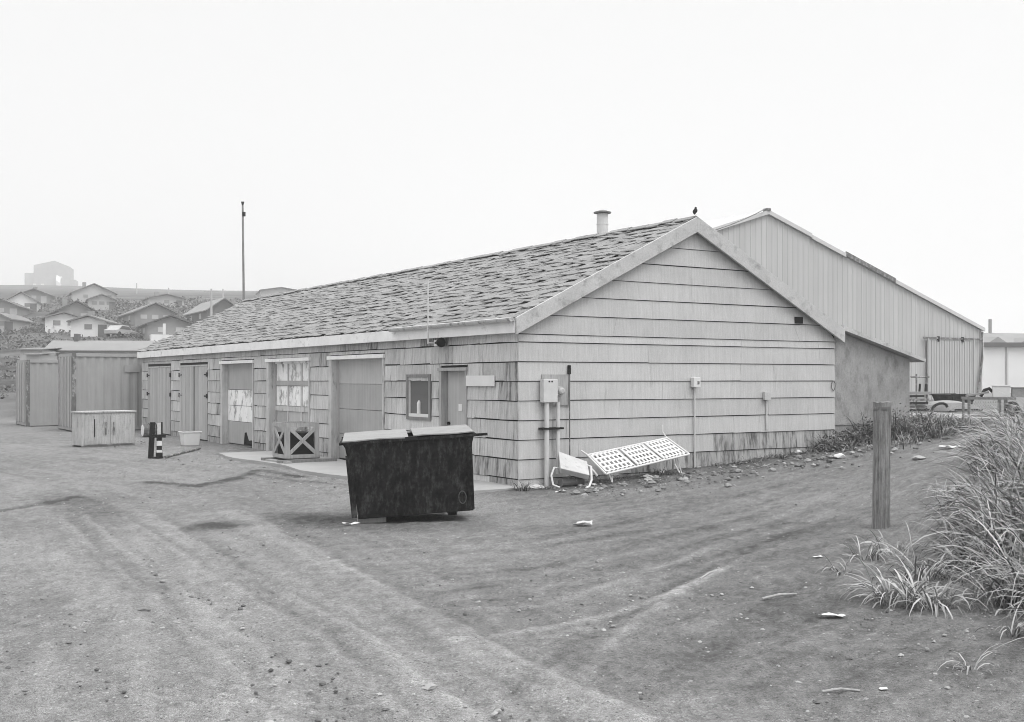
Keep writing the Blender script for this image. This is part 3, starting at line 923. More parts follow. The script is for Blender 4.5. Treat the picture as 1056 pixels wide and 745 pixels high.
# bird on the gable peak
bp_ = shed_pt(W / 2 - 0.02, roofy0 + 0.0, RIDGE + 0.055)
bd = empty('bird', bp_, YAW + 0.5)
bd.scale = (0.72, 0.72, 0.72)
tag(bd, 'small dark bird perched upright on the gable peak', 'bird')
def ball(mb, c, r, n=10, mi=0, tone=0.5, rot=None):
    vs = []; fs = []
    for i in range(n + 1):
        th_ = math.pi * i / n
        for k in range(n):
            p = Vector((r[0] * math.sin(th_) * math.cos(2 * math.pi * k / n), r[1] * math.sin(th_) * math.sin(2 * math.pi * k / n), r[2] * math.cos(th_)))
            if rot: p = rot @ p
            vs.append(Vector(c) + p)
    for i in range(n):
        for k in range(n):
            fs.append((i * n + k, (i + 1) * n + k, (i + 1) * n + (k + 1) % n, i * n + (k + 1) % n))
    mb.add(vs, fs, mi, tone)
m = MB()
m.path([(-0.075, 0, 0.00), (-0.045, 0, 0.02), (-0.012, 0, 0.055), (0.016, 0, 0.10), (0.028, 0, 0.135), (0.034, 0, 0.155), (0.04, 0, 0.178), (0.04, 0, 0.195)],
       [0.008, 0.016, 0.036, 0.043, 0.034, 0.026, 0.026, 0.008], 12)
m.path([(0.058, 0, 0.172), (0.095, 0, 0.166)], [0.010, 0.001], 6)
bb = m.build('body', m_black, bd, smooth=True)
for s in (-1, 1):
    m = MB(); m.path([(0.008, 0.015 * s, 0.07), (0.012, 0.016 * s, 0.0), (0.03, 0.018 * s, -0.002)], 0.004, 5); m.build('leg', m_black, bd)
    m = MB(); m.path([(0.02, 0.036 * s, 0.115), (-0.015, 0.04 * s, 0.07), (-0.06, 0.018 * s, 0.015)], [0.018, 0.02, 0.004], 8); m.build('wing', m_black, bd, smooth=True)

# ------------------------------------------------------------------ dumpster
fl_, fr_ = None, None
dc = Vector(((429 - CX) / F * 13.05, 13.05, 0.0))
dump = empty('dumpster', (dc.x, dc.y, 0.10), math.radians(7), 0.0, math.radians(-3.6))
tag(dump, 'tilted rusty black dumpster with two pale lids in front of the shed', 'dumpster')
bw_, tw, hh, dp = 0.69, 0.745, 0.90, 1.05
m = MB()
xl0, xr0 = -0.69, 0.69
def ring(x0, x1, y0, y1, z): return [(x0, y0, z), (x1, y0, z), (x1, y1, z), (x0, y1, z)]
r0 = ring(-0.675, 0.69, 0.10, dp, 0.0); r1 = ring(-0.725, 0.70, 0.0, dp, 0.76); r2 = ring(-0.80, 0.74, -0.02, dp + 0.02, 0.90)
m.add(r0 + r1 + r2, [(3, 2, 1, 0)] + [(i, (i + 1) % 4, 4 + (i + 1) % 4, 4 + i) for i in range(4)] + [(4 + i, 4 + (i + 1) % 4, 8 + (i + 1) % 4, 8 + i) for i in range(4)])
i1 = ring(-0.78, 0.72, 0.0, dp, 0.899); i0 = ring(-0.66, 0.67, 0.11, dp - 0.02, 0.03)
m.add(i1 + i0, [(4, 5, 6, 7)] + [(i, 4 + i, 4 + (i + 1) % 4, (i + 1) % 4) for i in range(4)])
dbody = m.build('body', m_rust, dump, bevel=0.006)
m = MB()
m.bar((-0.84, -0.025, 0.905), (0.90, -0.025, 0.905), 0.035, 0.03)
m.bar((-0.84, dp + 0.03, 0.915), (0.77, dp + 0.03, 0.915), 0.03, 0.035)
m.bar((-0.82, -0.02, 0.907), (-0.82, dp + 0.02, 0.907), 0.03, 0.03); m.bar((0.755, -0.02, 0.907), (0.755, dp + 0.02, 0.907), 0.03, 0.03)
m.build('rim', m_rust, dump)
for xx in (-0.70, 0.69):
    m = MB()
    m.hexa([(xx - 0.05, -0.012 + 0.095, 0.02), (xx + 0.012, -0.012 + 0.095, 0.02), (xx + 0.012, 0.13, 0.02), (xx - 0.05, 0.13, 0.02),
            (xx - 0.075, -0.018, 0.76), (xx + 0.012, -0.018, 0.76), (xx + 0.012, 0.03, 0.76), (xx - 0.075, 0.03, 0.76)] if xx < 0 else
           [(xx - 0.05, -0.012 + 0.095, 0.02), (xx + 0.012, -0.012 + 0.095, 0.02), (xx + 0.012, 0.13, 0.02), (xx - 0.05, 0.13, 0.02),
            (xx - 0.05, -0.018, 0.76), (xx + 0.02, -0.018, 0.76), (xx + 0.02, 0.03, 0.76), (xx - 0.05, 0.03, 0.76)])
    m.build('corner_post', m_rust, dump)
for (x0, x1, w0) in ((-0.80, -0.03, 0.0), (0.03, 0.74, 0.012)):
    m = MB()
    n = 8
    xs = np.linspace(x0, x1, n + 1)
    for k in range(n):
        za = 0.005 * math.sin(k / n * 7 + x0 * 3); zb_ = 0.005 * math.sin((k + 1) / n * 7 + x0 * 3)
        m.hexa([(xs[k], -0.02, 0.925 + za + w0), (xs[k + 1], -0.02, 0.925 + zb_ + w0), (xs[k + 1], dp + 0.02, 0.965 + zb_ * .3), (xs[k], dp + 0.02, 0.965 + za * .3),
                (xs[k], -0.02, 0.938 + za + w0), (xs[k + 1], -0.02, 0.938 + zb_ + w0), (xs[k + 1], dp + 0.02, 0.985 + zb_ * .3), (xs[k], dp + 0.02, 0.985 + za * .3)])
    m.build('lid', m_lid, dump)
m = MB(); m.box(-0.07, 0.07, -0.045, 0.03, 0.90, 0.935); m.build('latch', m_black, dump)
m = MB(); m.path([(0.565 + 0.045 * math.cos(k / 14 * 2 * math.pi), 0.072 - 0.075 * math.sin(k / 14 * 2 * math.pi) * 0.135, 0.17 + 0.075 * math.sin(k / 14 * 2 * math.pi)) for k in range(15)], 0.007, 5); m.build('painted_mark', mat('faded_mark', 0.075, var=0.3, scale=20, bump=0), dump)
for xx in (-0.45, 0.45):
    m = MB(); m.bar((xx, 0.30, -0.03), (xx, dp - 0.05, -0.03), 0.10, 0.06); m.build('skid', m_rust, dump)
p = at(383, 539)
m = MB(); m.bar((-0.17, 0, 0.04), (0.17, 0.02, 0.045), 0.16, 0.085)
o = m.build('wood_block', m_wood, None, bevel=0.008, loc=(p.x, p.y + 0.02, p.z)); o.rotation_euler = (0, 0, 0.12)
tag(o, 'short pale timber block under the left end of the dumpster', 'timber block')

# ------------------------------------------------------------------ white lattice bench fallen against the gable
def bench():
    def W3(px, py, Y): return Vector(((px - CX) / F * Y, Y, zz(py, Y)))
    fl0, fr0, br0, bl0 = W3(625, 489, 17.25), W3(711, 468.5, 18.25), W3(688, 452, 18.55), W3(606, 469.5, 17.65)
    c = (fl0 + fr0 + br0 + bl0) / 4
    root = empty('bench', (c.x, c.y, hgt(c.x, c.y)))
    tag(root, 'white metal lattice bench tipped over on the dirt against the gable', 'bench')
    o3 = Vector((c.x, c.y, hgt(c.x, c.y)))
    A, B, Cc, Dd = fl0 - o3, fr0 - o3, br0 - o3, bl0 - o3
    def P(u, v): return A * (1 - u) * (1 - v) + B * u * (1 - v) + Cc * u * v + Dd * (1 - u) * v
    nrm = (B - A).cross(Dd - A).normalized()
    m = MB()
    for q in ((A, B), (B, Cc), (Cc, Dd), (Dd, A)): m.path(q, 0.017, 8)
    m.path([P(0, 0), P(-0.0, 1.0), P(-0.02, 1.25)], 0.015, 8)
    m.path([P(1, 1), P(0.97, 1.1) + Vector((0, 0, .08)), P(0.97, 1.12) + Vector((0, 0, .2))], 0.012, 6)
    for u in (0.345, 0.385, 0.665, 0.70): m.path([P(u, 0), P(u, 1)], 0.011, 6)
    m.build('frame', m_white, root)
    for (u0, u1) in ((0.03, 0.33), (0.40, 0.65), (0.715, 0.97)):
        m = MB()
        nu, nv = 6, 4
        v0, v1 = 0.10, 0.95
        def slab(ua, ub, va, vb):
            p = [P(ua, va), P(ub, va), P(ub, vb), P(ua, vb)]
            m.hexa([q - nrm * 0.006 for q in p] + [q + nrm * 0.006 for q in p])
        du = (u1 - u0) / nu; dv = (v1 - v0) / nv
        for k in range(nu + 1):
            uc = u0 + k * du
            slab(uc - du * 0.22, uc + du * 0.22, v0, v1)
        for k in range(nv + 1):
            vc = v0 + k * dv
            for j in range(nu):
                slab(u0 + j * du + du * 0.221, u0 + (j + 1) * du - du * 0.221, vc - dv * 0.20, vc + dv * 0.20)
        m.build('lattice_panel', m_white, root)
    # two bent tube legs
    for (u, lean) in ((0.90, 0.0), (0.12, 0.1)):
        m = MB()
        a_, b_ = P(u, 0.25), P(u + 0.08, 0.75)
        ga = a_ + Vector((0.10 - lean, -0.08, 0)); ga.z = 0.015
        gb = b_ + Vector((0.06 - lean, 0.0, 0)); gb.z = max(0.03, min(b_.z - 0.1, 0.2))
        m.path([a_, ga, gb, b_], 0.014, 8)
        m.build('leg', m_white, root)
bench()

# ------------------------------------------------------------------ broken white chair by the meter
def chair():
    p = at(590, 503)
    root = empty('chair', (p.x, p.y, p.z), math.radians(20))
    tag(root, 'broken white metal chair collapsed on the ground below the electricity meter', 'chair')
    m = MB()
    m.hexa([(-0.25, -0.10, 0.24), (0.22, -0.12, 0.12), (0.30, 0.16, 0.30), (-0.15, 0.20, 0.46),
            (-0.26, -0.16, 0.32), (0.22, -0.18, 0.20), (0.31, 0.12, 0.39), (-0.16, 0.17, 0.56)])
    m.build('seat', m_whited, root, bevel=0.01)
    m = MB(); m.path([(0.30, 0.10, 0.33), (0.30, -0.05, 0.32), (0.26, -0.16, 0.12), (0.18, -0.25, 0.03), (0.10, -0.30, 0.015)], 0.018, 8); m.build('leg', m_white, root)
    m = MB(); m.path([(0.30, 0.0, 0.30), (0.36, -0.02, 0.24), (0.41, -0.04, 0.17)], 0.02, 8); m.build('leg', m_white, root)
    m = MB(); m.path([(-0.22, 0.02, 0.30), (-0.31, -0.02, 0.32), (-0.37, -0.05, 0.2), (-0.36, -0.1, 0.06), (-0.27, -0.16, 0.02)], 0.016, 8); m.build('leg', m_white, root)
    m = MB(); m.path([(-0.2, 0.0, 0.08), (0.2, 0.06, 0.09)], 0.07, 12); m.build('seat_base', m_contd, root)
chair()

# ------------------------------------------------------------------ wooden crate with crossed braces
def crate():
    p = at(304, 477)
    q = shed_pt(0, 0)
    c = at(305, 478) + Vector((0, 0, 0.035))
    root = empty('wooden_crate', c, YAW)
    tag(root, 'open wooden crate with crossed braces before the middle garage door', 'crate')
    wx, wy, hz = 0.60, 0.66, 0.72
    for x in (-wx / 2, wx / 2):
        for y in (-wy / 2, wy / 2):
            m = MB(); m.bar((x, y, 0.08), (x, y, 0.08 + hz), 0.075, 0.05, (1, 0, 0)); m.build('corner_post', m_wood, root)
    for ax, s in (('x', -1), ('x', 1), ('y', -1), ('y', 1)):
        m = MB()
        def P(t, z):
            return ((s * (wx / 2 + 0.045), t * (wy / 2 - 0.0), z) if ax == 'x' else (t * (wx / 2 - 0.0), s * (wy / 2 + 0.045), z))
        upv = (1, 0, 0) if ax == 'x' else (0, 1, 0)
        m.bar(P(-1.08, 0.76), P(1.08, 0.76), 0.085, 0.02, upv); m.bar(P(-1.08, 0.13), P(1.08, 0.13), 0.075, 0.02, upv)
        m.bar(P(-1, 0.17), P(1, 0.72), 0.07, 0.018, upv); m.bar(P(-1, 0.72), P(1, 0.17), 0.07, 0.022, upv)
        m.bar(P(-1.02, 0.1), P(-1.02, 0.8), 0.08, 0.024, upv); m.bar(P(1.02, 0.1), P(1.02, 0.8), 0.08, 0.024, upv)
        m.build('braced_side', m_wood, root)
    m = MB(); m.box(-wx / 2, wx / 2, -wy / 2, wy / 2, 0.075, 0.10); m.build('bottom', m_woodd, root)
    m = MB(); m.box(-wx / 2 + .03, wx / 2 - .03, -wy / 2 + .03, wy / 2 - .03, 0.10, 0.6); m.build('inner_shade', m_dark, root)  # black block stands in for the shade inside the open crate
    for y in (-0.50, 0.42):
        m = MB(); m.bar((-0.56, y, 0.035), (0.66, y, 0.035), 0.16, 0.078); m.build('skid', m_woodd, root)
    m = MB(); m.bar((-0.42, -0.72, 0.03), (-0.46, 0.55, 0.03), 0.14, 0.045); m.build('skid', m_wood, root)
crate()

# ------------------------------------------------------------------ yard clutter at the far end
def storage_box():
    p = at(85, 461.5)
    root = empty('storage_box', p, math.radians(45))
    tag(root, 'pale plywood storage box with two doors in front of the shipping containers', 'storage box')
    L_, Dp, H = 1.40, 0.62, 0.86
    m = MB(); m.box(0, L_, 0, Dp, 0.03, H); m.build('box_body', m_ply, root, bevel=0.01)
    m = MB(); m.box(-0.03, L_ + 0.03, -0.03, Dp + 0.03, H + 0.001, H + 0.04); m.build('top', m_ply, root, bevel=0.005)
    for (a, b) in ((0.06, 0.66), (0.74, 1.34)):
        m = MB(); m.box(a, b, -0.028, -0.002, 0.06, H - 0.07, 0, random.random()); d_ = m.build('door', m_ply, root)
        xh = b - 0.07 if a < 0.5 else a + 0.07
        m = MB(); m.box(xh - 0.02, xh + 0.02, -0.05, -0.029, 0.30, 0.62); m.build('handle', m_contd, d_)
    m = MB(); m.bar((0.30, -0.034, 0.25), (0.30, -0.034, 0.7), 0.02, 0.02, (0, 1, 0)); m.build('latch', m_black, root)
    for y in (0.05, Dp - 0.05):
        m = MB(); m.bar((0, y, 0.012), (L_, y, 0.012), 0.08, 0.05); m.build('skid', m_woodd, root)
storage_box()

def container(px, depth, name, label, H, Lc, yaw=YAW, zoff=0.0):
    p = on(px, depth)
    root = empty(name, (p.x, p.y, p.z + zoff), yaw)
    tag(root, label, 'container', 'shipping containers at the far end of the yard')
    Wc = 2.44
    m = MB()                                                # corrugated long side
    n = int(Lc / 0.07)
    pts = []
    for k in range(n + 1):
        ph = k % 4
        pts.append((0.08 + k * (Lc - 0.16) / n, -0.0 if ph in (0, 1) else 0.028))
    for (xa, ya), (xb, yb) in zip(pts[:-1], pts[1:]):
        m.hexa([(xa, ya, 0.14), (xb, yb, 0.14), (xb, yb + 0.004, 0.14), (xa, ya + 0.004, 0.14), (xa, ya, H - 0.1), (xb, yb, H - 0.1), (xb, yb + 0.004, H - 0.1), (xa, ya + 0.004, H - 0.1)])
    m.box(0.05, Lc - 0.05, 0.06, Wc - 0.05, 0.12, H - 0.03)
    m.build('box_body', m_cont, root)
    for x in (0.0, Lc - 0.12):
        for y in (-0.03, Wc - 0.1):
            m = MB(); m.box(x, x + 0.12, y, y + 0.13, 0, H, 0); m.build('corner_post', m_contd, root)
    m = MB()
    for z in (0.03, H - 0.11):
        m.box(0.121, Lc - 0.121, -0.025, 0.05, z, z + 0.11); m.box(0.01, 0.1, 0.101, Wc - 0.101, z, z + 0.11)
    m.build('rail', m_cont, root)
    for (ya, yb) in ((0.12, 1.2), (1.24, Wc - 0.12)):       # doors at the near end
        m = MB(); m.box(-0.012, 0.045, ya, yb, 0.15, H - 0.12); d_ = m.build('door', m_cont, root)
        for yy in (ya + 0.25, yb - 0.25):
            m = MB(); m.path([(-0.035, yy, 0.12), (-0.035, yy, H - 0.1)], 0.017, 6); m.build('lock_rod', m_metal, d_)
    m = MB(); m.box(1.65, 2.15, -0.034, -0.012, H - 0.62, H - 0.38); m.build('placard', m_cont, root)
    return root
pc = shed_pt(-2.12, LEN + 0.55)
container(CX + F * pc.x / pc.y, pc.y, 'shipping_container', 'pale grey shipping container touching the far corner of the shed', 2.58, 6.06)
container(27, 40.3, 'shipping_container', 'pale grey shipping container standing alone at the left end of the yard', 2.44, 6.06)

# drum lying between the box and the shed
p = at(147, 451)
root = empty('drum', p, math.radians(-58))
tag(root, 'small drum with a white end lying between the plywood box and the shed', 'drum')
m = MB(); m.path([(0, 0, 0.2), (0, 0.08, 0.2), (0, 0.09, 0.2), (0, 0.52, 0.2)], [0.19, 0.19, 0.2, 0.2], 18); m.build('drum_body', m_contd, root)
m = MB(); m.path([(0, -0.012, 0.2), (0, -0.001, 0.2)], [0.155, 0.175], 18); m.build('drum_end', m_white, root)
for y in (0.17, 0.36):
    m = MB(); m.path([(0, y, 0.2), (0, y + 0.02, 0.2)], 0.207, 18); m.build('hoop', m_black, root)

# black stand with white bands
p = at(160, 473)
root = empty('barricade_stand', p, math.radians(28))
tag(root, 'small black upright stand with white bands in the yard before the plank doors', 'stand')
root.scale = (0.85, 0.85, 0.98)
m = MB(); m.hexa([(-0.16, 0.05, 0), (-0.03, 0.05, 0), (-0.03, 0.13, 0), (-0.16, 0.13, 0), (-0.11, 0.05, 0.80), (0.02, 0.05, 0.80), (0.02, 0.12, 0.80), (-0.11, 0.12, 0.80)]); m.build('upright', m_black, root, bevel=0.01)
m = MB()
m.box(0.02, 0.17, -0.09, 0.04, 0.0, 0.13); m.box(0.036, 0.154, -0.076, 0.026, 0.13, 0.46)
m.build('upright', m_black, root, bevel=0.008)
m = MB(); m.box(0.035, 0.155, -0.078, 0.028, 0.131, 0.188); m.build('white_band', m_white, root)
m = MB(); m.box(0.035, 0.155, -0.078, 0.028, 0.281, 0.389); m.build('white_band', m_white, root)
m = MB(); m.box(-0.08, 0.25, -0.10, 0.03, 0.461, 0.53); m.build('crossbar', m_black, root, bevel=0.006)
m = MB(); m.box(0.05, 0.14, -0.03, 0.0, 0.53, 0.78); m.build('back_plate', m_whited, root)
m = MB(); m.box(0.141, 0.18, -0.03, 0.0, 0.53, 0.80); m.build('side_bar', m_black, root)
m = MB(); m.box(-0.13, 0.2, -0.02, 0.09, 0.0, 0.035); m.build('foot', m_black, root)

a_ = at(170, 473); b_ = at(206, 464)
m = MB(); m.path([(0, 0, 0.03), tuple((b_ - a_) * 0.5 + Vector((0.02, 0.03, 0.035))), tuple(b_ - a_ + Vector((0, 0, 0.035)))], 0.028, 8)
tag(m.build('pole_on_ground', m_contd, None, loc=a_), 'thin dark pole lying on the dirt in front of the white tub', 'pole')

# white tub
p = at(196, 460)
root = empty('tub', p, YAW)
tag(root, 'white square tub on the ground by the plank doors', 'tub')
def frustum(m, a0, b0, a1, b1, z0, z1):
    m.hexa([(-a0, -b0, z0), (a0, -b0, z0), (a0, b0, z0), (-a0, b0, z0), (-a1, -b1, z1), (a1, -b1, z1), (a1, b1, z1), (-a1, b1, z1)])
m = MB(); frustum(m, 0.19, 0.16, 0.235, 0.20, 0, 0.36); m.build('tub_body', m_white, root, bevel=0.03)
m = MB(); frustum(m, 0.25, 0.215, 0.25, 0.215, 0.345, 0.375); m.build('rim', m_white, root, bevel=0.008)
m = MB(); m.box(-0.22, 0.22, -0.185, 0.185, 0.3752, 0.377); m.build('contents', m_contd, root)

# tall pole behind the shed
p = on(251, 46.0)
root = empty('utility_pole', p)
tag(root, 'tall thin bare pole rising behind the far end of the shed roof', 'pole')
ztop = zz(212, 46.0) - p.z
m = MB(); m.path([(0, 0, -0.5), (0.02, 0, ztop * 0.5), (-0.03, 0, ztop)], [0.06, 0.05, 0.038], 10); m.build('shaft', m_woodd, root)
m = MB(); m.path([(0.02, 0, ztop - 0.45), (0.02, 0, ztop - 0.28)], 0.07, 8); m.path([(-0.03, 0, ztop), (-0.03, 0, ztop + 0.15)], [0.03, 0.07], 8); m.build('insulator', m_black, root)

# ------------------------------------------------------------------ warehouse on the right
def warehouse():
    Yc = 58.0
    p = on(1012, Yc)
    root = empty('warehouse', p, YAW)
    tag(root, 'large pale ribbed metal warehouse with a low gable behind the shed', 'warehouse')
    k = (790 - CX) / F
    s = (p.x - k * p.y) / (E[0] - k * E[1])
    HW = s
    ev = zz(341, Yc) - p.z
    ap = zz(221, p.y - s * E[1]) - p.z
    slope = (ap - ev) / HW
    DEP = 34.0
    m = MB()
    pitch = 0.33
    n = int(2 * HW / pitch)
    x = 0.0
    pts = []
    for i in range(n):
        x0 = -i * pitch
        pts += [(x0, 0.0), (x0 - 0.20, 0.0), (x0 - 0.225, -0.024), (x0 - 0.305, -0.024)]
    pts.append((-2 * HW, 0.0))
    top = lambda x: ap - slope * abs(x + HW)
    for (xa, ya), (xb, yb) in zip(pts[:-1], pts[1:]):
        if xb < -2 * HW: xb = -2 * HW
        if abs(xa - xb) < 1e-6: continue
        m.add([(xb, yb, -0.5), (xa, ya, -0.5), (xa, ya, top(xa)), (xb, yb, top(xb))], [(0, 1, 2, 3)], 0, random.random())
    m.add([(-2 * HW, 0.3, -0.5), (0, 0.3, -0.5), (0, DEP, -0.5), (-2 * HW, DEP, -0.5), (-2 * HW, 0.3, ev - .05), (0, 0.3, ev - .05), (0, DEP, ev - .05), (-2 * HW, DEP, ev - .05)],
          [(1, 2, 6, 5), (2, 3, 7, 6), (3, 0, 4, 7)])
    m.add([(0, 0, -0.5), (0, 0.3, -0.5), (0, 0.3, ev), (0, 0, ev)], [(0, 1, 2, 3)])
    m.build('wall', m_ware, root)
    m = MB()
    for sg in (0, 1):
        pr = [(-HW, ap + 0.02), (0.12, ev - slope * 0.12 + 0.02), (0.12, ev - slope * 0.12 + 0.14), (-HW, ap + 0.14)]
        if sg: pr = [(-2 * HW - x_, z_) for x_, z_ in pr][::-1]
        m.prism_y(pr, -0.10, DEP)
    rf = m.build('roof', m_waret, root)
    fz = lambda x: ap - slope * abs(x + HW)
    def rake(xa, xb, mt, dz=0.0, h=0.02):
        m = MB()
        m.prism_y([(xa, fz(xa) - h + dz), (xb, fz(xb) - h + dz), (xb, fz(xb) + 0.16 + dz), (xa, fz(xa) + 0.16 + dz)], -0.16, -0.105)
        m.build('rake_trim', mt, root)
    def lx(px):
        kk = (px - CX) / F
        return -(p.x - kk * p.y) / (E[0] - kk * E[1])
    rake(-2 * HW, -HW - 0.002, m_waret)
    rake(-HW, lx(835), m_waret, 0.02); rake(lx(835) + .01, lx(870), m_waret, -0.04); rake(lx(870) + .01, lx(921), m_contd, 0.05, 0.05)
    rake(lx(921) + .01, 0.1, m_waret)
    x0, x1 = lx(954), lx(1001)
    zt2 = zz(350, p.y + lx(977) * E[1]) - p.z
    m = MB()
    nn = int((x1 - x0) / 0.2)
    xs = np.linspace(x0, x1, nn * 2 + 1)
    for i in range(nn * 2):
        ya = -0.14 - (0.028 if i % 2 else 0)
        m.box(xs[i], xs[i + 1] - 0.002, ya, -0.10, 0.02, zt2 - 0.08)
    d_ = m.build('sliding_door', m_ware, root)
    m = MB(); m.bar((x0, -0.19, 0.1), (x0, -0.19, zt2), 0.06, 0.06); m.bar((x1, -0.19, 0.1), (x1, -0.19, zt2), 0.06, 0.06)
    m.build('door_edge', m_ware, d_)
    for xx in (x0 + 0.8, x1 - 0.9):
        m = MB(); m.box(xx - 0.05, xx + 0.05, -0.22, -0.12, zt2 - 0.15, zt2 + 0.12); m.build('roller_hanger', m_black, d_)
    m = MB(); m.bar((x0 - 0.3, -0.16, zt2 + 0.03), (-0.15, -0.16, zt2 + 0.03), 0.10, 0.09); m.build('door_track', m_contd, root)
    m = MB(); m.path([(-0.12, -0.14, ev - 0.1), (-0.12, -0.14, ev * 0.6), (-0.35, -0.14, 0.9), (-0.6, -0.2, 0.3)], 0.06, 8); m.build('downpipe', m_contd, root)
    m = MB(); m.box(-0.10, 0.05, -0.09, 0.05, 0, ev - 0.05); m.build('corner_trim', m_white, root)
    m = MB(); m.box(-HW - 0.10, -HW + 0.10, -0.2, 0.1, ap + 0.12, ap + 0.24); m.build('ridge_cap', m_contd, root)
    return root, HW, ap, p
wh, HW, AP, WP = warehouse()

# wire from the warehouse ridge to the shed ridge
a_ = Vector((WP.x - HW * E[0], WP.y - HW * E[1], WP.z + AP + 0.25))
b_ = shed_pt(W / 2 + 0.3, 6.0, RIDGE + 0.0)
m = MB(); pts = []
for k in range(13):
    t = k / 12; q = a_.lerp(b_, t); q.z -= 0.5 * 4 * t * (1 - t); pts.append(q - a_)
m.path(pts, 0.022, 5)
tag(m.build('overhead_wire', m_contd, None, loc=a_), 'thin slack wire strung from the warehouse ridge down behind the shed roof', 'wire')

# ------------------------------------------------------------------ clutter between lean-to and warehouse
# concrete pad
p = on(967, 31.5)
m = MB(); m.prism_z([(-3.5, -1.6), (2.6, -1.6), (2.8, 5.0), (-3.5, 5.0)], -0.3, 0.03)
o = m.build('concrete_pad', m_conc, None, loc=(p.x - 0.6, p.y + 0.9, p.z)); o.rotation_euler = (0, 0, 0.08); o['kind'] = 'structure'
# overturned pale shell
p = on(972, 37.5)
root = empty('boat_shell', (p.x, p.y, p.z + 0.03), 0.15)
tag(root, 'low pale upturned shell with dark openings lying before the warehouse', 'boat shell')
m = MB(); sec = []
for k in range(9):
    t = k / 8; x = -0.75 + 1.95 * t; hh_ = 0.36 * math.sin(math.pi * (0.18 + 0.72 * t)) ** 0.7; wv = 0.55 * math.sin(math.pi * (0.15 + 0.8 * t)) ** 0.5
    sec.append([(x, -wv, 0.02), (x, -wv * 0.8, hh_ * 0.8), (x, 0, hh_), (x, wv * 0.8, hh_ * 0.8), (x, wv, 0.02)])
vs = [q for s_ in sec for q in s_]; fs = []
for i in range(8):
    for k in range(4): fs.append((i * 5 + k, (i + 1) * 5 + k, (i + 1) * 5 + k + 1, i * 5 + k + 1))
m.add(vs, fs); m.add(sec[0], [(0, 1, 2, 3, 4)]); m.add(sec[8], [(4, 3, 2, 1, 0)])
m.build('hull', m_lid, root)
m = MB(); m.path([(-0.62 + 0.34 * (1 - math.cos(k / 6 * math.pi)) / 2 * 1.6 - 0.1, -0.60, 0.03 + 0.24 * math.sin(k / 6 * math.pi * 0.85)) for k in range(7)], 0.045, 6); m.build('arch', m_black, root)
m = MB(); m.bar((0.1, -0.60, 0.05), (1.1, -0.58, 0.05), 0.05, 0.06); m.build('gunwale', m_black, root)
# stack of dark planks
p = on(944, 36.5)
root = empty('plank_stack', (p.x, p.y, p.z), 0.2)
tag(root, 'stack of dark weathered boards just right of the lean-to', 'board stack')
for k in range(5):
    m = MB(); m.bar((-0.45, random.uniform(-.1, .1), 0.08 + k * 0.115), (0.26 + random.uniform(-.1, .15), random.uniform(-.1, .1), 0.09 + k * 0.115), 0.5, 0.07); m.build('board', m_black if k % 2 == 0 else m_contd, root)
# pipe rack
p = on(948, 37.3)
root = empty('pipe_rack', p, 0.1)
tag(root, 'upright pipe rack with a pale shelf standing behind the dark boards', 'rack')
for x in (-0.1, 0.27):
    m = MB(); m.path([(x, 0, 0), (x, 0, zz(386, 37.3) - p.z)], 0.03, 8); m.build('upright', m_contd, root)
m = MB(); m.path([(-0.3, 0, zz(388, 37.3) - p.z - 0.03), (0.35, 0, zz(388, 37.3) - p.z - 0.03)], 0.025, 8); m.build('crosspiece', m_contd, root)
m = MB(); m.box(-0.5, 0.30, -0.2, 0.2, zz(407, 37.3) - p.z, zz(404, 37.3) - p.z); m.build('shelf', m_lid, root)
for x in (-0.02, 0.19):
    m = MB(); m.path([(x, -0.05, zz(404, 37.3) - p.z), (x + 0.02, -0.05, zz(396, 37.3) - p.z)], 0.035, 6); m.build('upright', m_black, root)
# dark skip against the warehouse
p = on(984, 41.0)
root = empty('skip', p, YAW)
tag(root, 'dark open skip standing in front of the warehouse sliding door', 'skip')
zt_ = zz(407, 41.0) - p.z
m = MB(); m.hexa([(-0.4, -0.3, 0.0), (0.55, -0.3, 0.0), (0.55, 0.4, 0.0), (-0.4, 0.4, 0.0), (-0.65, -0.4, zt_), (0.75, -0.4, zt_), (0.75, 0.5, zt_), (-0.65, 0.5, zt_)]); m.build('body', m_rust, root, bevel=0.01)
m = MB(); m.bar((-0.7, -0.42, zt_), (0.8, -0.42, zt_), 0.06, 0.06); m.bar((-0.7, 0.52, zt_), (0.8, 0.52, zt_), 0.06, 0.06); m.build('rim', m_black, root)
# metal frame cart
p = on(996, 29.0)
Yc = p.y
root = empty('frame_cart', p, -0.36)
tag(root, 'rusty metal frame cart with a wheel and mesh side in front of the warehouse', 'cart')
zc = zz(411, Yc) - p.z
for x in (-0.05, 0.09, 0.83, 0.98):
    m = MB(); m.bar((x, 0, 0.0), (x, 0, zc), 0.04, 0.04); m.build('leg', m_woodd, root)
    m = MB(); m.bar((x, 0.8, 0.0), (x, 0.8, zc), 0.05, 0.05); m.build('leg', m_woodd, root)
m = MB()
for y in (0, 0.8): m.bar((-0.1, y, zc), (1.2, y, zc), 0.06, 0.06)
for x in (-0.05, 0.5, 1.15): m.bar((x, 0, zc), (x, 0.8, zc), 0.05, 0.05)
m.bar((-0.05, 0, 0.16), (0.98, 0, 0.16), 0.04, 0.04)
m.build('frame', m_woodd, root)
m = MB()
for k in range(12): m.bar((0.12 + k * 0.06, 0.01, 0.18), (0.12 + k * 0.06, 0.01, zc - 0.06), 0.012, 0.012)
for k in range(6): m.bar((0.1, 0.012, 0.2 + k * 0.08), (0.8, 0.012, 0.2 + k * 0.08), 0.012, 0.012)
m.build('mesh_side', m_metal, root)
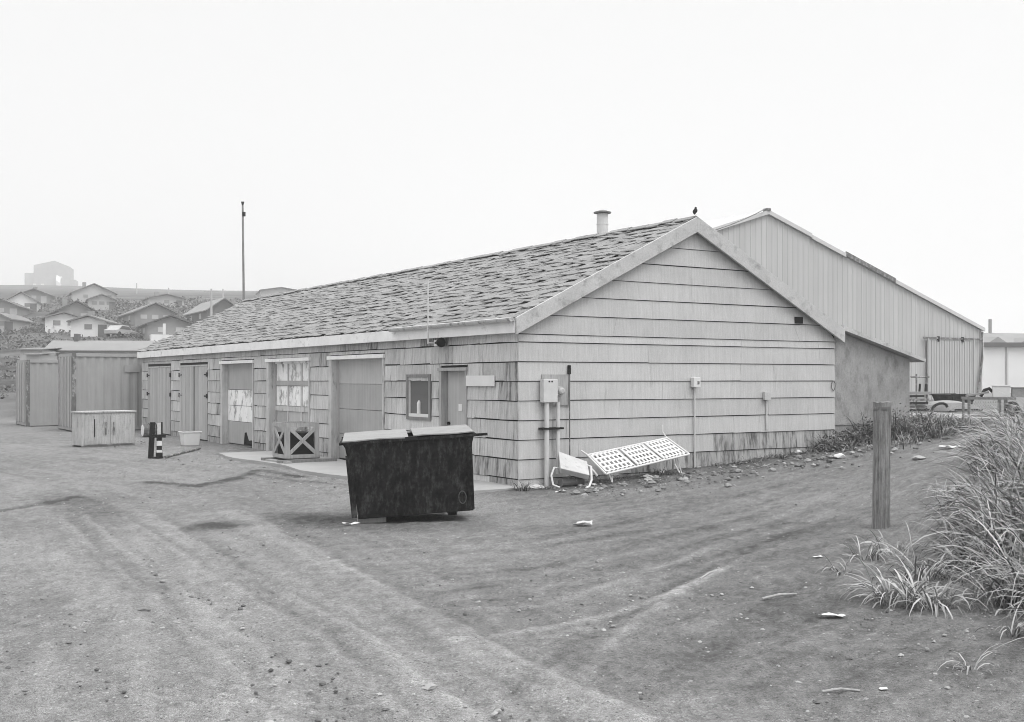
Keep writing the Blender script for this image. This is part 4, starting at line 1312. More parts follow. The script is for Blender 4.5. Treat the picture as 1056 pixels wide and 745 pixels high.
m = MB(); pts = [(1.10 + 0.14 * math.cos(k / 16 * 2 * math.pi), -0.05, 0.36 + 0.14 * math.sin(k / 16 * 2 * math.pi)) for k in range(17)]
m.path(pts, 0.05, 8); wl = m.build('tyre', m_rubber, root)
m = MB(); m.path([(1.10, -0.08, 0.40), (1.10, -0.02, 0.40)], 0.115, 12); m.build('rim', m_contd, wl)
zt_ = zc + 0.031
# things on the cart
def cartbox(name, label, cat, x, y, wx, wy, h, mt, tilt=0.0):
    m = MB()
    m.box(-wx / 2, wx / 2, -wy / 2, wy / 2, 0, h); m.box(-wx / 2 - 0.02, wx / 2 + 0.02, -wy / 2 - 0.02, wy / 2 + 0.02, h + 0.001, h + 0.025)
    q = root.matrix_basis @ Vector((x, y, zt_))
    o = m.build(name, mt, None, bevel=0.01); o.location = p + Vector((x * math.cos(.36) + y * math.sin(.36), -x * math.sin(.36) + y * math.cos(.36), zt_)); o.rotation_euler = (0, tilt, -0.36)
    tag(o, label, cat)
cartbox('white_box', 'larger white box standing on the metal frame cart', 'box', 0.87, 0.4, 0.42, 0.4, 0.29, m_white)
cartbox('pale_carton', 'small pale carton at the right end of the metal frame cart', 'carton', 1.27, 0.4, 0.30, 0.34, 0.24, m_lid)
m = MB(); m.bar((-0.05, 0, 0.03), (0.50, -0.1, 0.13), 0.16, 0.05)
tag(m.build('loose_board', m_lid, None, loc=p + Vector((0.18, 0.3, zt_))), 'pale loose board lying slanted across the metal frame cart', 'board')
m = MB(); m.path([(0, 0, 0), (0.1, 0.02, 0.16), (0.22, 0, 0.2), (0.3, 0, 0.12)], 0.045, 8)
tag(m.build('bent_pipe', m_black, None, loc=p + Vector((0.50, 0.25, zt_ + 0.02))), 'dark bent pipe lying left of the white box on the cart', 'pipe')

# white hut and roofs at the right edge, beyond the warehouse
Yh = 84.0
p = on(1036, Yh)
root = empty('white_hut', p, 0.05)
tag(root, 'white flat-sided hut behind the warehouse at the right edge', 'hut')
zw, zr = zz(358, Yh) - p.z, zz(353.5, Yh) - p.z
m = MB(); m.box(-1.75, 3.2, 0, 5, -0.3, zw); m.build('wall', m_hwall[0], root)
m = MB(); m.box(-1.75, 3.4, -0.35, 5.3, zw + 0.001, zr); m.build('roof', m_hroof[2], root)
m = MB(); m.bar((0.1, -0.03, 0), (0.1, -0.03, zw), 0.08, 0.05); m.build('batten', m_hwall[2], root)
m = MB(); m.box(0.25, 2.6, -0.04, -0.003, 0.2, zw - 0.35); m.build('door', m_hwall[0], root)
Yh = 120.0
p = on(1045, Yh)
root = empty('low_house', p, 0.25)
tag(root, 'low pale-roofed house with a small gable above the white hut', 'house')
zr = zz(342.5, Yh) - p.z; ze_ = zz(356, Yh) - p.z
m = MB(); m.box(-5.5, 5, 0, 6, -0.5, ze_); m.build('wall', m_hwall[1], root)
m = MB(); m.add([(-6, -0.4, ze_ - .1), (5.4, -0.4, ze_ - .1), (5.4, 3, zr), (-6, 3, zr), (5.4, 6.4, ze_ - .1), (-6, 6.4, ze_ - .1)], [(0, 1, 2, 3), (3, 2, 4, 5), (0, 3, 5), (1, 4, 2)]); m.build('roof', m_hroof[0], root)
for xg in (-2.5, 1.5):
    m = MB(); m.prism_y([(xg - 1.6, ze_ - 0.05), (xg + 1.6, ze_ - 0.05), (xg, ze_ + 0.85)], -0.75, 2.0); m.build('dormer', m_hwall[2], root)
m = MB(); m.path([(-0.6, 3, zr - 0.2), (-0.6, 3, zz(328, Yh) - p.z)], 0.18, 8); m.build('stovepipe', m_hwall[2], root)

# ------------------------------------------------------------------ houses on the misty hillside
def house(px, pyb, wpx, py_eave, py_apex, label, wall=2, roof=1, yaw=0.45, depth=8.0, nwin=2, chimney=True, porch=False, name='house', side_win=2, door=True):
    p = at(px, pyb)
    Y = p.y
    rel = yaw + math.atan2(p.x, p.y) * -1.0 * 0      # yaw is world rotation; foreshortening handled by eye
    wd = wpx * Y / F / max(0.5, math.cos(yaw - math.atan2(-p.x, p.y)))
    ev = max(1.6, zz(py_eave, Y) - p.z); ap = max(ev + 0.6, zz(py_apex, Y) - p.z)
    root = empty(name, p, yaw)
    tag(root, label, 'house', 'houses on the misty hillside')
    h2 = wd / 2
    m = MB()
    m.prism_y([(-h2, -2.5), (h2, -2.5), (h2, ev), (0, ap - 0.1), (-h2, ev)], 0, depth)
    m.build('wall', m_hwall[wall], root)
    sl_ = (ap - ev) / h2
    o_ = 0.30
    m = MB()
    for s in (-1, 1):
        pr = [(0, ap), (s * (h2 + o_), ev - sl_ * o_), (s * (h2 + o_), ev - sl_ * o_ + 0.13), (0, ap + 0.13)]
        m.prism_y(pr if s > 0 else pr[::-1], -0.5, depth + 0.5)
    rf = m.build('roof', m_hroof[roof], root)
    if chimney:
        m = MB(); m.box(-0.35 - h2 * 0.3, 0.25 - h2 * 0.3, depth * 0.55, depth * 0.55 + 0.6, ap - sl_ * h2 * 0.3 - 0.3, ap + 0.7); m.build('chimney', m_hwall[2], rf)
    def wn(x0, x1, z0, z1, y, side=False, mi=None):
        mt = (m_hwall[2] if wall < 2 else m_hwall[1]) if mi is None else mi
        m = MB()
        if side: m.box(-h2 - 0.05, -h2 - 0.002, x0, x1, z0, z1)
        else: m.box(x0, x1, y - 0.05, y - 0.002, z0, z1)
        f_ = m.build('window', mt, root)
    for k in range(nwin):
        xc_ = -h2 + wd * (k + 0.8) / (nwin + 0.6)
        wn(xc_ - 0.38, xc_ + 0.38, ev * 0.5, ev * 0.82, 0)
    for k in range(side_win):
        yc_ = depth * (k + 0.7) / (side_win + 0.4)
        wn(yc_ - 0.5, yc_ + 0.5, ev * 0.45, ev * 0.82, 0, True)
    if door:
        m = MB(); m.box(h2 * 0.55, h2 * 0.55 + 0.9, -0.05, -0.003, 0.0, min(2.0, ev * 0.8)); m.build('door', m_hwall[3] if wall < 2 else m_hwall[1], root)
    if porch:
        m = MB(); m.box(-h2 * 0.9, h2 * 0.3, -1.6, -0.02, -1.5, 0.5); m.build('porch', m_hwall[0], root)
        m = MB(); m.bar((-h2 * 0.35, -1.5, 0.5), (-h2 * 0.35, -1.5, ev), 0.25, 0.25); m.build('porch_post', m_hwall[0], root)
    return root

house(22, 322, 30, 313, 301.5, 'white gabled house high on the left of the misty hillside', 0, 0, 0.30, 9, 2, False)
house(1, 328, 30, 320, 309, 'dark gabled house cut by the left edge of the photo', 2, 2, 0.2, 8, 1, False)
house(-2, 343.5, 22, 334.5, 330.5, 'low pale house at the left edge below the dark gabled house', 1, 1, 0.1, 7, 2, False)
house(35, 313, 24, 304, 298.5, 'small grey house between the white house and the hilltop block', 2, 2, 0.2, 7, 1, True)
house(97, 312, 42, 303, 293, 'wide grey house near the crest right of the hilltop block', 1, 1, 0.45, 10, 2, True)
house(105, 320, 26, 312, 304, 'small gabled house just in front of the wide crest house', 1, 1, 0.4, 8, 3, False)
house(79, 334, 36, 323, 311, 'dark-roofed gabled house at the middle of the hillside, pale walls', 2, 2, 0.5, 10, 2, True)
house(66, 343, 36, 337, 323, 'white house with a steep sloping roof under the dark-roofed house', 0, 1, 0.4, 7, 2, False)
house(91, 347.5, 34, 336, 331.5, 'small white box house in front of the others, lowest on the slope', 0, 1, 0.12, 6, 1, True)
house(172, 318, 34, 312, 304.5, 'faint pale house near the crest above the two mid-grey gabled houses', 1, 1, 0.45, 9, 1, True)
house(160, 336, 40, 325, 313, 'mid-grey gabled house with a long roof left of the shed roof', 2, 1, 0.5, 12, 3, False)
house(176, 351, 46, 337.5, 326, 'grey gabled house with a white porch post nearest the shed roof', 2, 2, 0.42, 9, 2, False, True)
house(231, 335, 34, 320, 308, 'plain grey barn-like house above the shed roof right of the porch house', 3, 0, 0.5, 12, 0, False, door=False)
house(290, 308, 40, 303, 298.5, 'far faint house whose low roof shows over the shed ridge', 1, 1, 0.3, 12, 1, False)

# block on the hilltop
p = on(54, 470.0)
Y = p.y
root = empty('hilltop_block', p, 0.25)
tag(root, 'tall pale concrete block with lower wings fading into mist on the hilltop', 'building')
u_ = Y / F
m = MB(); m.prism_y([(-18 * u_, -3), (17 * u_, -3), (17 * u_, zz(275, Y) - p.z), (2 * u_, zz(269, Y) - p.z), (-18 * u_, zz(274, Y) - p.z)], 0, 12); m.build('tower', m_hwall[1], root)
m = MB(); m.box(-27 * u_, -18.02 * u_, 1.0, 10, -3, zz(282, Y) - p.z); m.build('wing', m_hwall[1], root)
m = MB(); m.box(17.02 * u_, 22 * u_, 1.0, 10, -3, zz(288, Y) - p.z); m.build('wing', m_hwall[1], root)
for x, z0, z1 in ((-9.5, 298, 293), (8, 287, 285), (-17, 298, 293)):
    m = MB(); m.box((x - 1.5) * u_, (x + 1.5) * u_, -0.06, -0.004, zz(z0, Y) - p.z, zz(z1, Y) - p.z); m.build('window', m_hwall[0], root)
m = MB(); m.hexa([(5 * u_, -2.2, -2), (9 * u_, -2.2, -2), (9 * u_, -0.02, -2), (5 * u_, -0.02, -2), (4 * u_, -2.2, 2), (8 * u_, -2.2, 1), (8 * u_, -0.02, 3.5), (4 * u_, -0.02, 4.5)]); m.build('stair', m_hwall[0], root)

# long low building behind the containers
Y = 52.0
p = on(92, Y)
root = empty('low_building', p, 0.10)
tag(root, 'long low building with a pale sheet roof behind the shipping containers', 'building')
u_ = Y / F
zr, ze_ = zz(349.5, Y) - p.z, zz(360.5, Y) - p.z
m = MB(); m.box(-50 * u_, 56 * u_, 0, 5, -0.5, ze_); m.build('wall', m_hwall[0], root)
m = MB(); m.add([(-45 * u_, -0.3, ze_ - .06), (58 * u_, -0.3, ze_ - .06), (55 * u_, 2.5, zr), (-53 * u_, 2.5, zr), (58 * u_, 5.3, ze_ - .06), (-45 * u_, 5.3, ze_ - .06)], [(0, 1, 2, 3), (3, 2, 4, 5), (0, 3, 5), (1, 4, 2)]); m.build('roof', m_hroof[0], root)
m = MB(); m.bar((-46 * u_, -0.34, ze_ - 0.1), (58 * u_, -0.34, ze_ - 0.1), 0.06, 0.08); m.build('eave_trim', m_hroof[2], root)
m = MB(); m.box(-29 * u_, -25 * u_, 2.2, 2.7, zr - 0.3, zr + 0.32); m.build('chimney', m_hwall[3], root)
for k in range(3):
    m = MB(); m.box((-30 + 28 * k) * u_, (-22 + 28 * k) * u_, -0.04, -0.003, 1.2, 2.1); m.build('window', m_glass, root)
for i, (px, yb, w_, yt, lab) in enumerate(((32, 366, 22, 357, 'small shed with a pale flat roof joined left of the low building'), (34, 372, 13, 362, 'tiny pale hut at the left end behind the lone container'))):
    Yq = 49.5 - i * 1.5
    p = on(px, Yq); u2 = Yq / F
    root = empty('small_hut', p, 0.1)
    tag(root, lab, 'hut')
    z1 = zz(yt + 4, Yq) - p.z; z2 = zz(yt, Yq) - p.z
    m = MB(); m.box(-w_ / 2 * u2, w_ / 2 * u2, 0, 2.5, -0.4, z1); m.build('wall', m_hwall[1], root)
    m = MB(); m.hexa([(-w_ / 2 * u2 - .1, -.15, z1 + .002), (w_ / 2 * u2 + .1, -.15, z1 + .002), (w_ / 2 * u2 + .1, 2.6, z1 + .15), (-w_ / 2 * u2 - .1, 2.6, z1 + .15),
                      (-w_ / 2 * u2 - .1, -.15, z1 + .05), (w_ / 2 * u2 + .1, -.15, z1 + .05), (w_ / 2 * u2 + .1, 2.6, z2), (-w_ / 2 * u2 - .1, 2.6, z2)]); m.build('roof', m_hroof[0], root)

# white car parked on the slope
p = at(124, 348)
root = empty('parked_car', p, 1.3)
root.scale = (0.85, 0.85, 0.85)
tag(root, 'pale car parked on the slope beside the small white box house', 'car')
prof = [(-2.1, 0.35), (2.1, 0.35), (2.15, 0.75), (1.2, 0.9), (0.6, 1.4), (-0.9, 1.42), (-1.5, 0.95), (-2.15, 0.85)]
m = MB(); m.prism_y(prof, -0.85, 0.85); m.build('body', m_hwall[1], root, bevel=0.08)
m = MB(); m.prism_y([(-1.3, 0.95), (1.0, 0.92), (0.55, 1.32), (-0.85, 1.34)], -0.87, 0.87); m.build('window', m_glass, root)
for x in (-1.35, 1.35):
    for y in (-0.88, 0.68):
        m = MB(); m.path([(x, y, 0.33), (x, y + 0.2, 0.33)], 0.33, 14); m.build('wheel', m_rubber, root)

# poles on the hill
for px, pyb, pyt, lab, arm in ((141, 303, 292, 'faint utility pole on the crest above the two mid-grey houses', False), (218, 338, 298, 'pale pole with crossarms between the barn-like house and the porch house', True), (230, 310, 298, 'thin faint pole on the crest above the barn-like house', False), (174, 308, 297, 'short faint pole beside the pale crest house', False)):
    p = at(px, pyb)
    root = empty('utility_pole', p)
    tag(root, lab, 'pole')
    h = zz(pyt, p.y) - p.z
    m = MB(); m.path([(0, 0, -0.5), (0, 0, h)], [0.17, 0.11], 7); m.build('shaft', m_hwall[1], root)
    if arm:
        for z in (h - 0.3, h - 1.2):
            m = MB(); m.bar((-0.9, 0, z), (0.9, 0, z), 0.1, 0.1); m.build('crossarm', m_hwall[1], root)

# shrubs and rough growth on the slope
def leaf_cloud(m, c, r, n, size):
    for _ in range(n):
        v = Vector((random.gauss(0, 1), random.gauss(0, 1), random.gauss(0, 1))).normalized() * random.random() ** 0.4
        q = Vector((c[0] + v.x * r[0], c[1] + v.y * r[1], c[2] + abs(v.z) * r[2]))
        a = Vector((random.gauss(0, 1), random.gauss(0, 1), random.gauss(0, 1))).normalized() * size
        b = Vector((random.gauss(0, 1), random.gauss(0, 1), random.gauss(0, 1))).normalized() * size
        m.add([q - a, q + b, q + a, q - b], [(0, 1, 2, 3)], 0, random.random())
m = MB()
for _ in range(330):
    px = random.uniform(-30, 300); Y = random.uniform(56, 200)
    x = (px - CX) / F * Y
    s = random.uniform(0.5, 1.5) * (0.5 + Y / 200)
    leaf_cloud(m, (x, Y, hgt(x, Y) - 0.1), (s * 2.0, s, s * 0.55), 60, 0.13 * s)
tag(m.build('hillside_scrub', m_shrub, None), 'low dark scrub dotted over the hillside between the houses', 'scrub', None, 'stuff')

# ------------------------------------------------------------------ wooden post
p = at(909.5, 544)
root = empty('wooden_post', (p.x, p.y, p.z - 0.02), 0.25)
tag(root, 'thick weathered wooden post standing alone in the dirt on the right', 'post')
hp = 129 / F * p.y + 0.02
m = MB()
hw = 8.4 / F * p.y
segs = 14
rings = []
for k in range(segs + 1):
    z = -0.3 + (hp + 0.3) * k / segs
    rr = []
    for j in range(16):
        a = 2 * math.pi * j / 16
        q = 0.92 + 0.16 * abs(math.sin(2 * a + 0.4)) ** 0.6
        q *= 1 + 0.05 * random.uniform(-1, 1) + (0.05 if z < 0.15 else 0)
        rr.append((hw * q * math.cos(a) + 0.03 * (hp - z) * -0.3, hw * q * math.sin(a), z + (random.uniform(-0.012, 0.012) if k == segs else 0)))
    rings.append(rr)
vs = [q for r_ in rings for q in r_]
fs = [(i * 16 + j, i * 16 + (j + 1) % 16, (i + 1) * 16 + (j + 1) % 16, (i + 1) * 16 + j) for i in range(segs) for j in range(16)]
fs.append(tuple(segs * 16 + j for j in range(16)))
m.add(vs, fs)
m_postw = mat('grey_post_wood', 0.21, var=0.2, scale=5, streak=0.6, sdir=(46, 46, 2.6), bump=1.0, fine=0.2, bscale=70, stain=(0.09, 0.55, 0.70, (14, 14, 2.5)))
m.build('shaft', m_postw, root)
m = MB(); m.path([(0, 0, hp - 0.09), (0, 0, hp - 0.055)], hw * 1.09, 16); m.build('recess_shade', m_contd, root)  # dark ring painted in for the shaded recess near the post top

# ------------------------------------------------------------------ grass
class Blades:
    def __init__(s): s.v = []; s.f = []; s.t = []
    def add(s, x, y, z, L_, az, th0, th1, wd, tone, nseg=6):
        base = sum(len(q) for q in s.v)
        th_ = np.linspace(th0, th1, nseg)
        step = L_ / nseg
        dx = np.cumsum(np.concatenate([[0], np.sin(th_) * step])); dz = np.cumsum(np.concatenate([[0], np.cos(th_) * step]))
        hx, hy = math.cos(az), math.sin(az)
        w_ = wd * np.array([0.75, 1.0, 1.0, 0.9, 0.7, 0.42, 0.04])[:nseg + 1] / 2
        tw = np.linspace(0, random.uniform(-0.9, 0.9), nseg + 1)
        px, py, pz = x + hx * dx, y + hy * dx, z + dz
        sx_, sy_ = -hy * np.cos(tw), hx * np.cos(tw)
        sz_ = np.sin(tw)
        a = np.stack([px - sx_ * w_, py - sy_ * w_, pz - sz_ * w_], 1); b = np.stack([px + sx_ * w_, py + sy_ * w_, pz + sz_ * w_], 1)
        s.v.append(np.concatenate([a, b]))
        n = nseg + 1
        s.f.append(np.array([(s_i, s_i + 1, n + s_i + 1, n + s_i) for s_i in range(nseg)]))
        s.t += [tone] * nseg
    def build(s, name, m_, parent=None, loc=(0, 0, 0)):
        off = 0; F_ = []
        for v, f in zip(s.v, s.f): F_.append(f + off); off += len(v)
        V = np.concatenate(s.v); F_ = np.concatenate(F_)
        me = bpy.data.meshes.new(name)
        me.vertices.add(len(V)); me.vertices.foreach_set('co', V.astype(np.float32).ravel())
        me.loops.add(F_.size); me.loops.foreach_set('vertex_index', F_.ravel().astype(np.int32))
        me.polygons.add(len(F_)); me.polygons.foreach_set('loop_start', (np.arange(len(F_)) * 4).astype(np.int32))
        me.update(calc_edges=True)
        a = me.attributes.new('tone', 'FLOAT', 'FACE'); a.data.foreach_set('value', np.array(s.t, dtype=np.float32))
        me.polygons.foreach_set('use_smooth', np.ones(len(F_), dtype=bool))
        me.validate()
        me.materials.append(m_)
        o = bpy.data.objects.new(name, me); COL.objects.link(o)
        o.location = loc
        if parent: o.parent = parent
        return o
def _fast_add(self, *a, **k): pass

def clump(B, cx, cy, cz, rad, n, L0, L1, wd, spread=1.0, tone=(0.2, 1.0)):
    for _ in range(n):
        a = random.uniform(0, 2 * math.pi); r = rad * math.sqrt(random.random())
        az = a + random.gauss(0, 0.7)
        th0 = random.uniform(0.05, 0.6) * spread
        th1 = th0 + random.uniform(0.6, 2.5) * spread
        B.add(cx + r * math.cos(a), cy + r * math.sin(a), cz - 0.02, random.uniform(L0, L1), az, th0, th1, wd * random.uniform(0.6, 1.25), random.uniform(*tone))

# tall grass bank (right edge)
B = Blades()
pts = gxy([(1075, 660), (1010, 632), (968, 604), (962, 560), (975, 520), (1000, 490), (1020, 468), (1045, 445)])
cnt = 0
while cnt < 330:
    Y = random.uniform(6.8, 20); px = random.uniform(940, 1200)
    x = (px - CX) / F * Y
    lim = np.interp(Y, [6.8, 7.8, 8.6, 9.6, 11.5, 14.5, 18, 20], [1085, 1050, 1000, 978, 975, 990, 1012, 1035])
    if px < lim + random.uniform(-12, 25): continue
    edge_ = min(1.0, (px - lim) / 60)
    L1 = 0.30 + 0.40 * edge_ + (0.28 * min(1.0, max(0.0, (px - 1005) / 40)) if Y > 8.5 else 0.0)
    clump(B, x, Y, hgt(x, Y), 0.18, int(16 + 12 * edge_), L1 * 0.6, L1 * 1.35, 0.0155, 1.15, (0.15, 1.0))
    clump(B, x, Y, hgt(x, Y), 0.20, int(16 + 10 * edge_), L1 * 0.3, L1 * 0.75, 0.011, 1.1, (0.0, 0.35))
    for _ in range(7):
        a = random.uniform(0, 6.28); t1 = random.uniform(0.8, 1.5)
        B.add(x + random.gauss(0, .15), Y + random.gauss(0, .15), hgt(x, Y) + random.uniform(0, .18), random.uniform(.3, .8) * L1 * 1.4, a, t1, t1 + random.uniform(0, .7), random.uniform(.007, .014), random.uniform(0.3, 0.9))
    cnt += 1
tag(B.build('tall_grass', m_grass, None), 'tall arching pale grass covering the bank at the right edge', 'grass', None, 'stuff')

# single tussocks
def tussock(px, py, rad, n, L0, L1, wd, label, spread=1.3, tone=(0.3, 1.0)):
    p = at(px, py)
    B = Blades()
    clump(B, 0, 0, 0, rad, n, L0, L1, wd, spread, tone)
    o = B.build('grass_tuft', m_grass, None, p)
    tag(o, label, 'grass tuft', 'grass tufts on the dirt')
tussock(926, 622, 0.17, 90, 0.28, 0.62, 0.015, 'big sprawling grass tuft beside the white paper scrap')
tussock(958, 626, 0.16, 75, 0.25, 0.55, 0.015, 'sprawling pale grass tuft close right of the big tuft')
tussock(893, 577, 0.12, 34, 0.25, 0.5, 0.012, 'thin grass tuft just below the foot of the wooden post')
tussock(925, 570, 0.25, 45, 0.22, 0.5, 0.012, 'loose grass tuft right of the foot of the wooden post', 1.2)
tussock(950, 596, 0.22, 60, 0.25, 0.55, 0.013, 'grass tuft at the left fringe of the tall grass bank', 1.2)
tussock(1042, 655, 0.05, 22, 0.22, 0.42, 0.010, 'small flat grass tuft at the right edge below the bank', 1.7)
tussock(1001, 690, 0.03, 16, 0.18, 0.40, 0.009, 'withered broken grass tuft alone low on the right', 1.9, (0.6, 1.0))
tussock(870, 592, 0.10, 16, 0.2, 0.4, 0.011, 'sparse grass tuft farthest left of the tufts near the post', 1.4)
tussock(978, 512, 0.25, 30, 0.2, 0.45, 0.012, 'wispy grass tuft behind the post at the edge of the bank', 1.3)

# weeds along the shed and the lean-to
B = Blades()
for _ in range(800):
    s = random.gauss(8.5, 1.0)
    if s < 6.6 or s > 10.6: continue
    off = abs(random.gauss(0.0, 0.7)) + 0.06
    if s > 9.4: off = random.uniform(-0.8, 1.0)
    if float(vnoise(np.array(s * 2.3 + 3), np.array(off * 2.0))) < 0.42: continue
    q = shed_pt(s, -off)
    hq = hgt(q.x, q.y)
    tall = 1.0 - 0.35 * min(1, off)
    clump(B, q.x, q.y, hq, 0.16, 15, 0.25 * tall, (0.95 if 7.6 < s < 10.3 else 0.6) * tall, 0.013, 1.1, (0.0, 1.0))
tag(B.build('weeds', m_weed, None), 'dark tangled weeds growing along the foot of the lean-to', 'weeds', None, 'stuff')
B = Blades()
for _ in range(330):
    s = random.uniform(0.1, 7.0)
    if random.random() > (0.2 + 0.8 * (s > 4.0)) and not (s < 0.4): continue
    q = shed_pt(s, -random.uniform(0.06, 0.45))
    clump(B, q.x, q.y, hgt(q.x, q.y), 0.07, 7, 0.08, 0.25, 0.010, 1.2, (0.0, 0.8))
tag(B.build('wall_weeds', m_weed, None), 'sparse short weeds along the foot of the gable wall', 'weeds', None, 'stuff')
p = at(538, 508)
B = Blades(); clump(B, 0, 0, 0, 0.10, 70, 0.12, 0.34, 0.012, 0.9, (0.0, 0.5))
tag(B.build('weed_clump', m_weed, None, p), 'dark weed clump at the near corner of the shed', 'weed')
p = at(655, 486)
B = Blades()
for k in range(9): clump(B, -0.75 + k * 0.19, -0.03 + k * 0.1, 0.0, 0.14, 26, 0.08, 0.2, 0.011, 1.2, (0.0, 0.25))  # weeds toned dark to deepen the shade below the bench
tag(B.build('weed_patch', m_weed, None, p), 'low weeds under the fallen white bench, darkened to deepen its shade', 'weed')
p = at(770, 469)
B = Blades(); clump(B, 0, 0, 0, 0.16, 90, 0.12, 0.36, 0.012, 1.1, (0.0, 0.6))
tag(B.build('weed_clump', m_weed, None, p), 'dark weed clump at the middle of the gable wall foot', 'weed')

for px, Yb, rr_, hh_, lab in ((876, 20.8, 0.30, 0.42, 'leafy dark weed bush at the joint of gable and lean-to'), (897, 21.0, 0.34, 0.62, 'leafy weed bush just left of the wooden post'),
                         (927, 21.4, 0.36, 0.66, 'tall leafy weed bush just right of the wooden post'), (949, 21.9, 0.40, 0.58, 'rounded weed bush at the right corner of the lean-to'), (858, 20.4, 0.26, 0.34, 'small low weed bush at the right end of the gable')):
    q = on(px, Yb)
    bsh = empty('weed_bush', q); tag(bsh, lab, 'bush')
    B = Blades(); clump(B, 0, 0, 0, rr_ * 0.55, 60, hh_ * 0.6, hh_ * 1.25, 0.010, 0.8, (0.1, 1.0)); B.build('stems', m_weed, bsh)
    m = MB()
    for _ in range(900):
        a = random.uniform(0, 6.28); r_ = rr_ * math.sqrt(random.random()) * 1.15; zq = random.random() * hh_ * (1.05 - 0.55 * (r_ / rr_) ** 2) * random.uniform(.5, 1.1)
        c_ = Vector((r_ * math.cos(a), r_ * math.sin(a), max(0.01, zq)))
        u1 = Vector((random.gauss(0, 1), random.gauss(0, 1), random.gauss(0, .6))).normalized() * random.uniform(.02, .05)
        u2 = u1.cross(Vector((random.gauss(0, 1), random.gauss(0, 1), random.gauss(0, 1)))).normalized() * random.uniform(.007, .016)
        m.add([c_ - u1, c_ + u2, c_ + u1, c_ - u2], [(0, 1, 2, 3)], 0, random.random() ** 1.3)
    m.build('leaves', m_weed, bsh)

# ------------------------------------------------------------------ stones, litter
def rock(m, c, r, tone, flat=0.6):
    ph = [random.uniform(0.72, 1.2) for _ in range(26)]
    vs = []; k = 0
    for i, (zv, rad) in enumerate(((-0.6, 0.7), (0.0, 1.0), (0.55, 0.75), (0.9, 0.25))):
        for j in range(6):
            a = 2 * math.pi * j / 6 + i * 0.4
            vs.append((c[0] + r * rad * ph[k] * math.cos(a), c[1] + r * rad * ph[k] * math.sin(a), c[2] + r * flat * zv * ph[(k * 5) % 26])); k += 1
    fs = [(i * 6 + j, i * 6 + (j + 1) % 6, (i + 1) * 6 + (j + 1) % 6, (i + 1) * 6 + j) for i in range(3) for j in range(6)] + [tuple(18 + j for j in range(6))]
    m.add(vs, fs, 0, tone)
m = MB()
for _ in range(6500):
    Y = 5.0 * math.exp(random.random() * 1.5); px = random.uniform(-60, 1110)
    x = (px - CX) / F * Y
    if fbm(np.array(x * 0.8), np.array(Y * 0.8 + 5), 3) < 0.42 and random.random() < 0.75: continue
    r = 0.003 + 0.016 * random.random() ** 7 + 0.006 * random.random()
    rock(m, (x, Y, hgt(x, Y) - 0.001), r, random.random() ** 1.5 if random.random() < 0.8 else 1.0)
for _ in range(1100):
    s = random.uniform(0.2, 9.5); q = shed_pt(s, -random.gauss(0.9, 0.55) - 0.05)
    if (Vector((q.x, q.y)) - Vector(C0)).length < 0.1: continue
    r = 0.012 + 0.06 * random.random() ** 5
    rock(m, (q.x, q.y, hgt(q.x, q.y) + 0.02), r, random.random() ** 1.6)
for _ in range(260):
    q = shed_pt(-random.uniform(1.6, 3.0), random.uniform(0, 22)); r = 0.01 + 0.03 * random.random() ** 3
    rock(m, (q.x, q.y, hgt(q.x, q.y) + 0.005), r, random.random())
tag(m.build('gravel', m_stone, None), 'small stones and cinders strewn over the dirt yard', 'gravel', None, 'stuff')

def stone(px, py, r, label, mt=None, flat=0.55):
    p = at(px, py); m = MB(); rock(m, (0, 0, r * 0.2), r, random.uniform(0.6, 1.0), flat)
    tag(m.build('stone', mt or m_stone, None, loc=p), label, 'stone')
stone(443, 711, 0.045, 'pale flat stone in the foreground between the two lanes', m_conc)
stone(468, 527, 0.07, 'small stone under the right end of the dumpster', m_conc)
stone(633, 494, 0.14, 'rounded stone under the left end of the fallen bench', m_conc)
stone(667, 494, 0.13, 'pale flat stone under the middle of the fallen bench', m_whited, 0.35)
stone(553, 505, 0.15, 'flat pale slab of stone left of the broken chair', m_whited, 0.3)
stone(760, 462, 0.22, 'flat pale stone by the weeds at the mid gable wall', m_conc, 0.3)
stone(803, 462, 0.20, 'flat pale stone at the gable foot right of the weed clump', m_conc, 0.25)
stone(823, 468, 0.10, 'small white stone near the right end of the gable wall', m_white)
stone(866, 472, 0.12, 'white stone among rubble in front of the lean-to weeds', m_white, 0.5)
stone(947, 474, 0.12, 'flat grey stone right of the wooden post', m_conc, 0.35)

def scrap(px, py, wx, wy, label, az=0.0, name='paper_scrap', cat='paper', mt=None):
    p = at(px, py); m = MB()
    n = 6
    for i in range(n):
        for j in range(4):
            x0, x1 = -wx / 2 + wx * i / n, -wx / 2 + wx * (i + 1) / n
            y0, y1 = -wy / 2 + wy * j / 4, -wy / 2 + wy * (j + 1) / 4
            if i in (0, n - 1) and j in (0, 3) and (px + i + j) % 2 < 1: continue
            hf = lambda x, y: 0.010 + (0.30 if name == 'rag' else 0.16) * wx * float(vnoise(np.array(x * 19 + px), np.array(y * 23 + py)))
            m.hexa([(x0, y0, hf(x0, y0)), (x1, y0, hf(x1, y0)), (x1, y1, hf(x1, y1)), (x0, y1, hf(x0, y1)),
                    (x0, y0, hf(x0, y0) + .003), (x1, y0, hf(x1, y0) + .003), (x1, y1, hf(x1, y1) + .003), (x0, y1, hf(x0, y1) + .003)])
    o = m.build(name, mt or m_paper, None, loc=p); o.rotation_euler = (0, 0, az)
    tag(o, label, cat)
scrap(858, 638, 0.17, 0.09, 'white paper scrap left of the big grass tuft', 0.2)
scrap(843, 576, 0.09, 0.06, 'small white paper scrap left of the wooden post', 0.1)
scrap(601, 543, 0.22, 0.14, 'crumpled pale rag on the dirt in front of the shed corner', -0.1, 'rag', 'rag', m_whited)
